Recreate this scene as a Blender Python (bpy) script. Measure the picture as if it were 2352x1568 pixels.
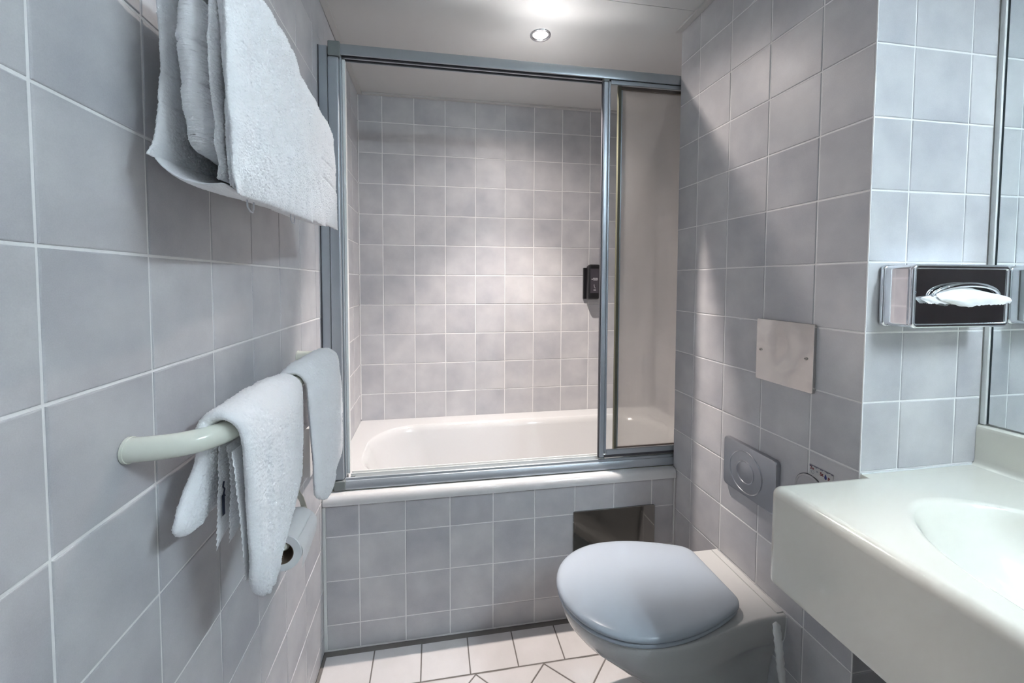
import bpy, bmesh, math, random
import numpy as np
from mathutils import Vector, Matrix

# ------------------------------------------------------------------ camera, light, exposure
scene = bpy.context.scene
COL = scene.collection
for o in list(bpy.data.objects):
    bpy.data.objects.remove(o)

cam_data = bpy.data.cameras.new('camera')
cam_data.sensor_width = 36.0
cam_data.lens = 36.0 * 930.98 / 2352.0
cam_data.shift_x = 24.89 / 2352.0
cam_data.shift_y = -98.86 / 2352.0
cam_data.clip_start = 0.02
cam = bpy.data.objects.new('camera', cam_data)
COL.objects.link(cam)
R_ = Vector((0.98631384, -0.16485765, 0.00263818))
D_ = Vector((-0.00422469, -0.04126458, -0.99913932))
F_ = Vector((0.16482463, 0.9854538, -0.04139629))
cam.matrix_world = Matrix(((R_.x, -D_.x, -F_.x, 0.3661), (R_.y, -D_.y, -F_.y, -2.1278),
                           (R_.z, -D_.z, -F_.z, 1.2480), (0, 0, 0, 1)))
scene.camera = cam

SPOT_POWER = 50.0
SPOT_COLOR = (1.0, 0.90, 0.84)
TUBE_STRENGTH = 112.0
TUBE_COLOR = (0.74, 0.89, 1.0)
FILL_POWER = 0.8
world = bpy.data.worlds.new('world')
scene.world = world
world.use_nodes = True
world.node_tree.nodes['Background'].inputs[0].default_value = (0.5, 0.5, 0.5, 1)
world.node_tree.nodes['Background'].inputs[1].default_value = 0.0
vs = scene.view_settings
scene.display_settings.display_device = 'sRGB'
vs.view_transform = 'Standard'
vs.look = 'None'
vs.exposure = 0.22
vs.gamma = 1.0
vs.use_curve_mapping = False
scene.cycles.sample_clamp_indirect = 60.0
scene.cycles.blur_glossy = 0.2
scene.cycles.caustics_reflective = True
scene.cycles.max_bounces = 14
scene.cycles.diffuse_bounces = 6

# ------------------------------------------------------------------ helpers
rnd = random.Random(7)
nrs = np.random.RandomState(11)
PI = math.pi


def lin(r, g, b):
    f = lambda c: (c / 255.0) / 12.92 if c <= 10 else ((c / 255.0 + 0.055) / 1.055) ** 2.4
    return (f(r), f(g), f(b), 1.0)


def new_mat(name):
    m = bpy.data.materials.new(name)
    m.use_nodes = True
    return m, m.node_tree, m.node_tree.nodes['Principled BSDF']


def mat(name, color, rough=0.5, metal=0.0, spec=0.5, bump=0.0, bscale=50.0, aniso=0.0, coat=0.0, emit=None, estr=0.0,
        var=0.0, vscale=6.0, sss=0.0):
    m, nt, p = new_mat(name)
    p.inputs['Base Color'].default_value = color
    p.inputs['Roughness'].default_value = rough
    p.inputs['Metallic'].default_value = metal
    p.inputs['Specular IOR Level'].default_value = spec
    p.inputs['Coat Weight'].default_value = coat
    if emit:
        p.inputs['Emission Color'].default_value = emit
        p.inputs['Emission Strength'].default_value = estr
    if bump or var:
        tc = nt.nodes.new('ShaderNodeTexCoord')
        n = nt.nodes.new('ShaderNodeTexNoise')
        n.inputs['Scale'].default_value = bscale if bump else vscale
        n.inputs['Detail'].default_value = 3
        nt.links.new(tc.outputs['Object'], n.inputs['Vector'])
        if bump:
            b = nt.nodes.new('ShaderNodeBump')
            b.inputs['Strength'].default_value = bump
            b.inputs['Distance'].default_value = 0.002
            nt.links.new(n.outputs['Fac'], b.inputs['Height'])
            nt.links.new(b.outputs['Normal'], p.inputs['Normal'])
        if var:
            n2 = nt.nodes.new('ShaderNodeTexNoise')
            n2.inputs['Scale'].default_value = vscale
            nt.links.new(tc.outputs['Object'], n2.inputs['Vector'])
            mx = nt.nodes.new('ShaderNodeMix')
            mx.data_type = 'RGBA'
            mx.inputs[6].default_value = tuple(c * (1 - var) for c in color[:3]) + (1,)
            mx.inputs[7].default_value = tuple(min(1, c * (1 + var)) for c in color[:3]) + (1,)
            nt.links.new(n2.outputs['Fac'], mx.inputs[0])
            nt.links.new(mx.outputs[2], p.inputs['Base Color'])
    return m


def tile_material(name, dark, light, rough, cloud=1.0):
    """glazed tile: every tile its own tone (object random) and a soft cloudy mottling"""
    m, nt, p = new_mat(name)
    N, L = nt.nodes, nt.links
    oi = N.new('ShaderNodeObjectInfo')
    tc = N.new('ShaderNodeTexCoord')
    sc = N.new('ShaderNodeVectorMath'); sc.operation = 'SCALE'
    cmb = N.new('ShaderNodeCombineXYZ')
    cmb.inputs[0].default_value = 0
    L.new(oi.outputs['Random'], cmb.inputs[0]); L.new(oi.outputs['Random'], cmb.inputs[2])
    L.new(cmb.outputs[0], sc.inputs[0]); sc.inputs['Scale'].default_value = 57.0
    add = N.new('ShaderNodeVectorMath'); add.operation = 'ADD'
    L.new(tc.outputs['Object'], add.inputs[0]); L.new(sc.outputs[0], add.inputs[1])
    n1 = N.new('ShaderNodeTexNoise'); n1.inputs['Scale'].default_value = 9.0; n1.inputs['Detail'].default_value = 4.0
    L.new(add.outputs[0], n1.inputs['Vector'])
    n2 = N.new('ShaderNodeTexNoise'); n2.inputs['Scale'].default_value = 700.0; n2.inputs['Detail'].default_value = 2.0
    L.new(add.outputs[0], n2.inputs['Vector'])
    mp = N.new('ShaderNodeMapRange')
    mp.inputs[1].default_value = 0.3; mp.inputs[2].default_value = 0.7
    L.new(n1.outputs['Fac'], mp.inputs[0])
    mth = N.new('ShaderNodeMath'); mth.operation = 'MULTIPLY_ADD'
    L.new(mp.outputs[0], mth.inputs[0]); mth.inputs[1].default_value = 0.62 * cloud
    m2 = N.new('ShaderNodeMath'); m2.operation = 'MULTIPLY'
    L.new(oi.outputs['Random'], m2.inputs[0]); m2.inputs[1].default_value = 0.28
    L.new(m2.outputs[0], mth.inputs[2])
    m3 = N.new('ShaderNodeMath'); m3.operation = 'MULTIPLY_ADD'
    L.new(n2.outputs['Fac'], m3.inputs[0]); m3.inputs[1].default_value = 0.5; m3.inputs[2].default_value = -0.2
    m4 = N.new('ShaderNodeMath'); m4.operation = 'ADD'; m4.use_clamp = True
    L.new(mth.outputs[0], m4.inputs[0]); L.new(m3.outputs[0], m4.inputs[1])
    mx = N.new('ShaderNodeMix'); mx.data_type = 'RGBA'
    mx.inputs[6].default_value = dark; mx.inputs[7].default_value = light
    L.new(m4.outputs[0], mx.inputs[0])
    L.new(mx.outputs[2], p.inputs['Base Color'])
    p.inputs['Roughness'].default_value = rough
    p.inputs['Specular IOR Level'].default_value = 0.4
    b = N.new('ShaderNodeBump'); b.inputs['Strength'].default_value = 0.12; b.inputs['Distance'].default_value = 0.0006
    L.new(n2.outputs['Fac'], b.inputs['Height']); L.new(b.outputs['Normal'], p.inputs['Normal'])
    return m


def terry_material(name, color):
    m, nt, p = new_mat(name)
    N, L = nt.nodes, nt.links
    tc = N.new('ShaderNodeTexCoord')
    n = N.new('ShaderNodeTexNoise'); n.inputs['Scale'].default_value = 520; n.inputs['Detail'].default_value = 3
    L.new(tc.outputs['Object'], n.inputs['Vector'])
    b = N.new('ShaderNodeBump'); b.inputs['Strength'].default_value = 0.42; b.inputs['Distance'].default_value = 0.0020
    L.new(n.outputs['Fac'], b.inputs['Height']); L.new(b.outputs['Normal'], p.inputs['Normal'])
    p.inputs['Base Color'].default_value = color
    p.inputs['Roughness'].default_value = 0.95
    p.inputs['Specular IOR Level'].default_value = 0.1
    p.inputs['Sheen Weight'].default_value = 0.25
    p.inputs['Sheen Roughness'].default_value = 0.6
    return m


M = {}
M['tile'] = tile_material('wall_tile_glaze', (0.40, 0.40, 0.428, 1), (0.595, 0.585, 0.59, 1), 0.40)
M['floor_tile'] = tile_material('floor_tile_glaze', (0.56, 0.54, 0.53, 1), (0.67, 0.645, 0.64, 1), 0.32)
M['grout'] = mat('wall_grout', (0.82, 0.81, 0.80, 1), 0.8, bump=0.3, bscale=300)
M['floor_grout'] = mat('floor_grout', (0.17, 0.155, 0.145, 1), 0.85, bump=0.3, bscale=300)
M['ceiling'] = mat('ceiling_paint', (0.56, 0.555, 0.55, 1), 0.45, bump=0.05, bscale=200)
M['trim'] = mat('ceiling_trim_paint', (0.50, 0.49, 0.48, 1), 0.45)
M['enamel'] = mat('bath_enamel', (0.64, 0.64, 0.64, 1), 0.12, spec=0.5, coat=0.3)
M['ceramic'] = mat('toilet_ceramic', (0.56, 0.56, 0.55, 1), 0.10, spec=0.5, coat=0.3)
M['lid'] = mat('toilet_lid_plastic', (0.40, 0.445, 0.495, 1), 0.24, spec=0.5)
M['basin'] = mat('mineral_cast', (0.78, 0.76, 0.68, 1), 0.14, spec=0.5, coat=0.25)
M['alu'] = mat('satin_aluminium', (0.42, 0.46, 0.50, 1), 0.36, metal=0.55)
M['alu_rail'] = mat('satin_aluminium_rail', (0.44, 0.48, 0.51, 1), 0.30, metal=0.7)
M['alu_dark'] = mat('track_shadow_rubber', (0.06, 0.06, 0.07, 1), 0.5)
M['alu_cap'] = mat('frame_corner_plastic', (0.20, 0.22, 0.22, 1), 0.5)
M['seal'] = mat('olive_sealant', (0.115, 0.112, 0.07, 1), 0.7)
M['chrome'] = mat('chrome', (0.78, 0.79, 0.82, 1), 0.045, metal=1.0)
M['steel'] = mat('brushed_steel_screw', (0.35, 0.34, 0.33, 1), 0.3, metal=1.0)
M['flush'] = mat('satin_chrome_flush', (0.42, 0.43, 0.46, 1), 0.34, metal=0.9)
M['button'] = mat('flush_button_grey', (0.42, 0.41, 0.42, 1), 0.35, metal=0.3)
M['black'] = mat('black_plastic', (0.012, 0.012, 0.014, 1), 0.28)
M['black_label'] = mat('dark_label_film', (0.045, 0.04, 0.05, 1), 0.4)
M['label_print'] = mat('pale_label_print', (0.42, 0.42, 0.44, 1), 0.6)
M['white_plastic'] = mat('white_plastic', (0.72, 0.73, 0.72, 1), 0.35)
M['bar'] = mat('cream_lacquered_bar', (0.76, 0.77, 0.68, 1), 0.16, coat=0.3)
M['paper'] = mat('tissue_paper', (0.82, 0.82, 0.82, 1), 0.9, spec=0.1)
M['card'] = mat('roll_cardboard', (0.22, 0.17, 0.13, 1), 0.9, spec=0.1)
M['terry'] = terry_material('white_terry', (0.92, 0.92, 0.935, 1))
M['hem'] = mat('white_hem_tape', (0.72, 0.74, 0.78, 1), 0.9)
M['ink'] = mat('dark_blue_thread', (0.02, 0.03, 0.06, 1), 0.8)
M['caulk'] = mat('white_caulk', (0.66, 0.67, 0.66, 1), 0.5)
M['door'] = mat('added_door_veneer', (0.035, 0.022, 0.022, 1), 0.45, var=0.3, vscale=14)
M['plain'] = mat('plain_wall_paint', (0.5, 0.5, 0.5, 1), 0.7)
M['mirror'] = mat('silvered_mirror', (0.86, 0.90, 0.90, 1), 0.01, metal=1.0)
M['mirror_edge'] = mat('dark_mirror_edge', (0.02, 0.035, 0.04, 1), 0.3)
M['red_ink'] = mat('dark_red_print', (0.16, 0.015, 0.02, 1), 0.6)
M['blue_ink'] = mat('blue_print', (0.012, 0.02, 0.16, 1), 0.6)
M['fringe'] = mat('slate_print', (0.13, 0.13, 0.19, 1), 0.6)
M['film'] = mat('pale_sticker_film', (0.47, 0.465, 0.46, 1), 0.4)
M['bulb'] = mat('glowing_bulb', (1, 1, 1, 1), 0.5, emit=(1.0, 0.95, 0.88, 1), estr=18.0)
M['tube'] = mat('glowing_tube', (1, 1, 1, 1), 0.5, emit=TUBE_COLOR + (1,), estr=TUBE_STRENGTH)


def wavy_steel(name):
    m, nt, p = new_mat(name)
    p.inputs['Base Color'].default_value = (0.58, 0.56, 0.54, 1)
    p.inputs['Metallic'].default_value = 1.0
    p.inputs['Roughness'].default_value = 0.10
    tc = nt.nodes.new('ShaderNodeTexCoord')
    n = nt.nodes.new('ShaderNodeTexNoise'); n.inputs['Scale'].default_value = 11; n.inputs['Detail'].default_value = 0.5
    nt.links.new(tc.outputs['Object'], n.inputs['Vector'])
    b = nt.nodes.new('ShaderNodeBump'); b.inputs['Strength'].default_value = 0.5; b.inputs['Distance'].default_value = 0.012
    nt.links.new(n.outputs['Fac'], b.inputs['Height']); nt.links.new(b.outputs['Normal'], p.inputs['Normal'])
    return m


M['wavy_steel'] = wavy_steel('polished_wavy_steel')
M['panel_steel'] = mat('polished_access_steel', (0.28, 0.28, 0.265, 1), 0.06, metal=1.0, bump=0.12, bscale=5)


def clear_acrylic(name):
    m = bpy.data.materials.new(name); m.use_nodes = True
    nt = m.node_tree; nt.nodes.clear()
    out = nt.nodes.new('ShaderNodeOutputMaterial')
    tr = nt.nodes.new('ShaderNodeBsdfTransparent'); tr.inputs[0].default_value = (0.93, 0.94, 0.94, 1)
    gl = nt.nodes.new('ShaderNodeBsdfGlossy'); gl.inputs['Roughness'].default_value = 0.08
    gl.inputs[0].default_value = (0.9, 0.9, 0.9, 1)
    fr = nt.nodes.new('ShaderNodeFresnel'); fr.inputs[0].default_value = 1.45
    mx = nt.nodes.new('ShaderNodeMixShader')
    nt.links.new(fr.outputs[0], mx.inputs[0]); nt.links.new(tr.outputs[0], mx.inputs[1]); nt.links.new(gl.outputs[0], mx.inputs[2])
    nt.links.new(mx.outputs[0], out.inputs[0])
    return m


def frosted_acrylic(name):
    m = bpy.data.materials.new(name); m.use_nodes = True
    nt = m.node_tree; nt.nodes.clear()
    N, L = nt.nodes, nt.links
    out = N.new('ShaderNodeOutputMaterial')
    rf = N.new('ShaderNodeBsdfRefraction'); rf.inputs['IOR'].default_value = 1.06
    rf.inputs['Roughness'].default_value = 0.28; rf.inputs[0].default_value = (0.93, 0.91, 0.89, 1)
    tl = N.new('ShaderNodeBsdfTranslucent'); tl.inputs[0].default_value = (0.75, 0.73, 0.72, 1)
    gl = N.new('ShaderNodeBsdfGlossy'); gl.inputs['Roughness'].default_value = 0.22
    tc = N.new('ShaderNodeTexCoord')
    mpg = N.new('ShaderNodeMapping'); mpg.inputs['Scale'].default_value = (260, 1, 1.2)
    n = N.new('ShaderNodeTexNoise'); n.inputs['Scale'].default_value = 1.0
    L.new(tc.outputs['Object'], mpg.inputs[0]); L.new(mpg.outputs[0], n.inputs['Vector'])
    b = N.new('ShaderNodeBump'); b.inputs['Strength'].default_value = 0.3; b.inputs['Distance'].default_value = 0.001
    L.new(n.outputs['Fac'], b.inputs['Height'])
    for s in (rf, gl):
        L.new(b.outputs['Normal'], s.inputs['Normal'])
    m1 = N.new('ShaderNodeMixShader'); m1.inputs[0].default_value = 0.24
    L.new(rf.outputs[0], m1.inputs[1]); L.new(tl.outputs[0], m1.inputs[2])
    m2 = N.new('ShaderNodeMixShader'); m2.inputs[0].default_value = 0.06
    L.new(m1.outputs[0], m2.inputs[1]); L.new(gl.outputs[0], m2.inputs[2])
    L.new(m2.outputs[0], out.inputs[0])
    return m


M['acrylic'] = clear_acrylic('clear_acrylic')
M['frosted'] = frosted_acrylic('frosted_acrylic')


# ------------------------------------------------------------------ object makers
def link(o, parent=None):
    COL.objects.link(o)
    if parent is not None:
        o.parent = parent
    return o


def from_data(name, verts, faces, material, parent=None, smooth=False, mats=None):
    me = bpy.data.meshes.new(name)
    me.from_pydata([tuple(v) for v in verts], [], faces)
    me.update()
    if mats:
        for x in mats:
            me.materials.append(x)
    else:
        me.materials.append(material)
    if smooth:
        me.polygons.foreach_set('use_smooth', [True] * len(me.polygons))
    return link(bpy.data.objects.new(name, me), parent)


def from_bm(name, bm, material, parent=None, smooth=False):
    bmesh.ops.recalc_face_normals(bm, faces=bm.faces[:])
    me = bpy.data.meshes.new(name)
    bm.to_mesh(me); bm.free()
    me.materials.append(material)
    if smooth:
        me.polygons.foreach_set('use_smooth', [True] * len(me.polygons))
    return link(bpy.data.objects.new(name, me), parent)


def smooth_by_angle(o, deg=40):
    me = o.data
    me.polygons.foreach_set('use_smooth', [True] * len(me.polygons))
    bm = bmesh.new(); bm.from_mesh(me)
    for e in bm.edges:
        if len(e.link_faces) == 2 and e.calc_face_angle(0) > math.radians(deg):
            e.smooth = False
    bm.to_mesh(me); bm.free()
    w = o.modifiers.new('weighted', 'WEIGHTED_NORMAL')
    w.keep_sharp = True
    return o


def bm_box(bm, x0, x1, y0, y1, z0, z1, bevel=0.0, segs=2):
    t = bmesh.new()
    bmesh.ops.create_cube(t, size=1.0)
    for v in t.verts:
        v.co = Vector(((x0 + x1) / 2 + v.co.x * (x1 - x0), (y0 + y1) / 2 + v.co.y * (y1 - y0), (z0 + z1) / 2 + v.co.z * (z1 - z0)))
    if bevel:
        bmesh.ops.bevel(t, geom=t.edges[:], offset=bevel, segments=segs, profile=0.5, affect='EDGES')
    me = bpy.data.meshes.new('tmp'); t.to_mesh(me); t.free()
    bm.from_mesh(me); bpy.data.meshes.remove(me)


def box(name, x0, x1, y0, y1, z0, z1, material, parent=None, bevel=0.0, segs=2):
    bm = bmesh.new()
    bm_box(bm, x0, x1, y0, y1, z0, z1, bevel, segs)
    o = from_bm(name, bm, material, parent)
    if bevel:
        smooth_by_angle(o, 35)
    return o


def tube_data(path, radius, n=16, cap=True):
    path = [Vector(p) for p in path]
    verts, faces = [], []
    prev = None
    for i, p in enumerate(path):
        t = (path[min(i + 1, len(path) - 1)] - path[max(i - 1, 0)]).normalized()
        if prev is None:
            a = Vector((0, 0, 1)) if abs(t.z) < 0.9 else Vector((1, 0, 0))
            u = t.cross(a).normalized()
        else:
            u = (prev - t * prev.dot(t)).normalized()
        prev = u
        w = t.cross(u)
        r = radius[i] if hasattr(radius, '__len__') else radius
        for k in range(n):
            an = 2 * PI * k / n
            verts.append(p + (u * math.cos(an) + w * math.sin(an)) * r)
    for i in range(len(path) - 1):
        for k in range(n):
            a, b = i * n + k, i * n + (k + 1) % n
            faces.append((a, b, b + n, a + n))
    if cap:
        faces.append(tuple(reversed(range(n))))
        faces.append(tuple(range((len(path) - 1) * n, len(path) * n)))
    return verts, faces


def tube(name, path, radius, material, parent=None, n=16, smooth=True):
    v, f = tube_data(path, radius, n)
    o = from_data(name, v, f, material, parent)
    return smooth_by_angle(o, 50) if smooth else o


def catmull(pts, n):
    """resample a list of points (array k x 3) to n points on a Catmull-Rom curve"""
    P = np.asarray(pts, float)
    k = len(P)
    if k == 2:
        t = np.linspace(0, 1, n)[:, None]
        return P[0] * (1 - t) + P[1] * t
    ext = np.vstack([2 * P[0] - P[1], P, 2 * P[-1] - P[-2]])
    d = np.sqrt(((P[1:] - P[:-1]) ** 2).sum(-1))
    s = np.concatenate([[0], np.cumsum(np.maximum(d, 1e-6))]); s /= s[-1]
    tt = np.linspace(0, 1, n)
    idx = np.clip(np.searchsorted(s, tt, side='right') - 1, 0, k - 2)
    u = ((tt - s[idx]) / (s[idx + 1] - s[idx]))[:, None]
    p0, p1, p2, p3 = ext[idx], ext[idx + 1], ext[idx + 2], ext[idx + 3]
    return 0.5 * (2 * p1 + (p2 - p0) * u + (2 * p0 - 5 * p1 + 4 * p2 - p3) * u ** 2 + (3 * p1 - p0 - 3 * p2 + p3) * u ** 3)


def smooth_noise(shape, cells, rs):
    """bilinear-cosine value noise on a grid, range about -1..1"""
    g = rs.uniform(-1, 1, (cells[0] + 2, cells[1] + 2))
    a = np.linspace(0, cells[0] - 1e-6, shape[0]); b = np.linspace(0, cells[1] - 1e-6, shape[1])
    ia, ib = a.astype(int), b.astype(int)
    fa = (1 - np.cos((a - ia) * PI)) / 2; fb = (1 - np.cos((b - ib) * PI)) / 2
    A = g[np.ix_(ia, ib)]; B = g[np.ix_(ia + 1, ib)]; C = g[np.ix_(ia, ib + 1)]; Dd = g[np.ix_(ia + 1, ib + 1)]
    fa = fa[:, None]; fb = fb[None, :]
    return (A * (1 - fa) + B * fa) * (1 - fb) + (C * (1 - fa) + Dd * fa) * fb


def sheet_arrays(rows, nv, nu, thick, wob=0.002, fuzz=0.0005, edge=6.0, seed=1, wave=0.0, grooves=()):
    """thick soft cloth: rows run along the length, each row is control points across the width"""
    rs = np.random.RandomState(seed)
    R = np.array([catmull(r, nu) for r in rows])
    G = np.stack([catmull(R[:, j], nv) for j in range(nu)], axis=1)      # nv x nu x 3
    du = np.gradient(G, axis=1); dv = np.gradient(G, axis=0)
    nrm = np.cross(du, dv); nrm /= np.maximum(np.linalg.norm(nrm, axis=2, keepdims=True), 1e-9)
    low = smooth_noise((nv, nu), (max(2, nv // 22), max(2, nu // 16)), rs) * wob
    low = low + smooth_noise((nv, nu), (max(2, nv // 60), max(2, nu // 10)), rs) * wob * 0.8
    G = G + nrm * low[..., None]
    if wave:
        w = np.sin(np.linspace(0, 2 * PI * nv / 9.0, nv))[:, None, None] * wave
        d = du / np.maximum(np.linalg.norm(du, axis=2, keepdims=True), 1e-9)
        fall = np.clip(1 - np.linspace(0, 1, nu) * 6, 0, 1)[None, :, None]
        G = G + d * w * fall
    u = np.linspace(-1, 1, nu); v = np.linspace(-1, 1, nv)
    # slower along v so ends round off over the same length as the sides
    eu = np.maximum(1 - np.abs(u) ** edge, 0) ** 0.5
    lu = np.linalg.norm(G[nv // 2, 0] - G[nv // 2, -1]); lv = np.abs(np.diff(G[:, nu // 2], axis=0)).sum()
    ev = np.maximum(1 - np.abs(v) ** (edge * max(1.0, lv / max(lu, 1e-3))), 0) ** 0.5
    prof = np.maximum(eu[None, :] * ev[:, None], 0.06)[..., None]
    for zg in grooves:
        prof = prof * (1 - 0.30 * np.exp(-((G[..., 2:3] - zg) / 0.0028) ** 2))
    calm = np.clip(prof, 0.0, 1.0) ** 1.5
    f1 = np.clip(rs.normal(0, fuzz, (nv, nu)), -2 * fuzz, 2 * fuzz)[..., None] * calm
    f2 = np.clip(rs.normal(0, fuzz, (nv, nu)), -2 * fuzz, 2 * fuzz)[..., None] * calm
    top = G + nrm * (thick / 2 * prof + f1)
    bot = G - nrm * (thick / 2 * prof + f2)
    side = rs.normal(0, fuzz * 0.35, (nv, nu, 3))
    top = top + side; bot = bot + side
    V = np.concatenate([top.reshape(-1, 3), bot.reshape(-1, 3)])
    I = np.arange(nv * nu).reshape(nv, nu); o = nv * nu
    q1 = np.stack([I[:-1, :-1], I[:-1, 1:], I[1:, 1:], I[1:, :-1]], -1).reshape(-1, 4)
    q2 = np.stack([I[:-1, :-1], I[1:, :-1], I[1:, 1:], I[:-1, 1:]], -1).reshape(-1, 4) + o
    def strip(a):
        return np.stack([a[:-1], a[:-1] + o, a[1:] + o, a[1:]], -1)
    q3 = np.concatenate([strip(I[0, :]), strip(I[:, -1]), strip(I[-1, ::-1]), strip(I[::-1, 0])])
    return V, np.concatenate([q1, q2, q3])


def cloth(name, sheets, material, parent=None):
    Vs, Fs, off = [], [], 0
    for V, F in sheets:
        Vs.append(V); Fs.append(F + off); off += len(V)
    V = np.concatenate(Vs); F = np.concatenate(Fs)
    me = bpy.data.meshes.new(name)
    me.vertices.add(len(V)); me.vertices.foreach_set('co', V.astype(np.float32).ravel())
    me.loops.add(F.size); me.loops.foreach_set('vertex_index', F.astype(np.int32).ravel())
    me.polygons.add(len(F))
    me.polygons.foreach_set('loop_start', np.arange(0, F.size, 4, dtype=np.int32))
    me.update(calc_edges=True); me.validate()
    me.polygons.foreach_set('use_smooth', [True] * len(me.polygons))
    me.materials.append(material)
    return link(bpy.data.objects.new(name, me), parent)


def empty(name, loc, label=None, cat=None, group=None):
    o = bpy.data.objects.new(name, None)
    o.empty_display_size = 0.05
    o.location = loc
    COL.objects.link(o)
    if label:
        tag(o, label, cat, group)
    return o


def tag(o, label, cat, group=None):
    o['label'] = label
    o['category'] = cat
    if group:
        o['group'] = group
    return o


def put(o, parent):
    """parent a mesh built in world coordinates to an empty standing elsewhere"""
    o.parent = parent
    o.matrix_parent_inverse = Matrix.Translation(-Vector(parent.location))
    return o


def structure(o, label=None):
    o['kind'] = 'structure'
    if label:
        o['label'] = label
    return o


def loft(rings, close_start=True, close_end=True):
    n = len(rings[0]); verts = [tuple(p) for r in rings for p in r]; faces = []
    for i in range(len(rings) - 1):
        for k in range(n):
            a, b = i * n + k, i * n + (k + 1) % n
            faces.append((a, b, b + n, a + n))
    if close_start:
        faces.append(tuple(reversed(range(n))))
    if close_end:
        faces.append(tuple(range((len(rings) - 1) * n, len(rings) * n)))
    return verts, faces


# ------------------------------------------------------------------ room numbers (metres)
U = 0.152
CEIL = 2.178
XR = 1.278          # face of the cistern boxing
XM = 1.610          # long mirror wall
Y_BOX0, Y_BOX1 = -0.7182, -1.404
Y_BATH = -0.7365    # tiled bath front
Y_END = -3.05
GAP = 0.0036
GD = 0.0016         # joints are recessed by this much

# ------------------------------------------------------------------ tiles
TILE_CACHE = {}


def tile_mesh(w, h, material):
    key = (round(w, 4), round(h, 4), material.name)
    if key in TILE_CACHE:
        return TILE_CACHE[key]
    b, d, t = 0.0017, 0.0009, 0.006
    def ring(i, z):
        return [(-w / 2 + i, -h / 2 + i, z), (w / 2 - i, -h / 2 + i, z), (w / 2 - i, h / 2 - i, z), (-w / 2 + i, h / 2 - i, z)]
    V = ring(0, -t) + ring(0, -d * 1.3) + ring(b * 0.4, -d * 0.4) + ring(b, 0)
    F = [(12, 13, 14, 15)]
    for r in range(3):
        for k in range(4):
            a, c = r * 4 + k, r * 4 + (k + 1) % 4
            F.append((a, c, c + 4, a + 4))
    me = bpy.data.meshes.new('tile')
    me.from_pydata(V, [], F); me.materials.append(material)
    TILE_CACHE[key] = me
    return me


def spans(lines, lo, hi):
    """joint positions -> list of tile intervals clipped to lo..hi"""
    ls = sorted([l for l in lines if lo + 0.006 < l < hi - 0.006])
    e = [lo] + ls + [hi]
    return [(e[i] + (GAP / 2 if i else 0.0005), e[i + 1] - (GAP / 2 if i < len(e) - 2 else 0.0005)) for i in range(len(e) - 1)]


def tile_wall(parent, origin, uvec, vvec, uspans, vspans, skip=None, material=None, tilt=0.0035):
    uvec, vvec = Vector(uvec), Vector(vvec)
    nvec = uvec.cross(vvec)
    material = material or M['tile']
    count = 0
    for (u0, u1) in uspans:
        for (v0, v1) in vspans:
            if skip and skip(u0, u1, v0, v1):
                continue
            me = tile_mesh(u1 - u0, v1 - v0, material)
            o = bpy.data.objects.new('tile', me)
            c = Vector(origin) + uvec * ((u0 + u1) / 2) + vvec * ((v0 + v1) / 2)
            rx, ry = rnd.gauss(0, tilt), rnd.gauss(0, tilt)
            rot = Matrix((uvec, vvec, nvec)).transposed() @ Matrix.Rotation(rx, 3, 'X') @ Matrix.Rotation(ry, 3, 'Y')
            mw = rot.to_4x4(); mw.translation = c
            COL.objects.link(o)
            o.parent = parent
            o.matrix_world = mw
            o.matrix_parent_inverse = Matrix.Identity(4)
            o.matrix_basis = mw
            count += 1
    return count


def grid(a, step, lo, hi):
    k0 = math.floor((lo - a) / step) - 1; k1 = math.ceil((hi - a) / step) + 1
    return [a + k * step for k in range(k0, k1 + 1)]


TOP = CEIL - 0.004
# left wall -------------------------------------------------------
wall_left = structure(box('wall_left', -0.12, -GD, Y_END, 0.0, 0.0, CEIL, M['grout']))
ly = grid(-1.6795, U, -2.3, 0.0); lz = grid(2.0407, U, 0.0, TOP)
tile_wall(wall_left, (0, 0, 0), (0, 1, 0), (0, 0, 1), spans(ly, -2.29, 0.0), spans(lz, 0.0, TOP))
# back wall -------------------------------------------------------
wall_back = structure(box('wall_back', 0.0, XM, GD, 0.12, 0.0, CEIL, M['grout']))
bx = grid(0.1163, 0.1565, 0.0, XM)
tile_wall(wall_back, (0, 0, 0), (1, 0, 0), (0, 0, 1), spans(bx, 0.0, XM), spans(lz, 0.516, TOP))
# boxing that holds the cistern (wall_right): long face towards the room, short face towards the camera
rz = grid(2.0520, U, 0.0, TOP)
wall_right = structure(box('wall_right', XR + GD, XM, Y_BOX1 + GD, Y_BOX0, 0.0, CEIL, M['grout']))
ry_ = [-(y) for y in grid(-0.8269, -U, -1.6, -0.6)]
ry_ = [0.8269 + U * k for k in range(0, 4)]
tile_wall(wall_right, (XR, 0, 0), (0, -1, 0), (0, 0, 1), spans(ry_, -Y_BOX0, -Y_BOX1 - 0.001), spans(rz, 0.0, TOP))
fx = grid(1.3770, U, XR, XM)
tile_wall(wall_right, (0, Y_BOX1, 0), (1, 0, 0), (0, 0, 1), spans(fx, XR + 0.001, XM - 0.012), spans(rz, 0.0, TOP))
# mirror wall / end of the bath alcove ------------------------------
wall_mirror = structure(box('wall_mirror', XM + GD, XM + 0.12, Y_END, 0.0, 0.0, CEIL, M['grout']))
tile_wall(wall_mirror, (XM, 0, 0), (0, -1, 0), (0, 0, 1), spans([U * k for k in range(1, 5)], 0.0, -Y_BOX0), spans(lz, 0.516, TOP))
tile_wall(wall_mirror, (XM, 0, 0), (0, -1, 0), (0, 0, 1), spans([-Y_BOX1 + U * k for k in range(1, 7)], -Y_BOX1, 2.3),
          spans([0.152, 0.304, 0.456, 0.608], 0.0, 0.62))
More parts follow.
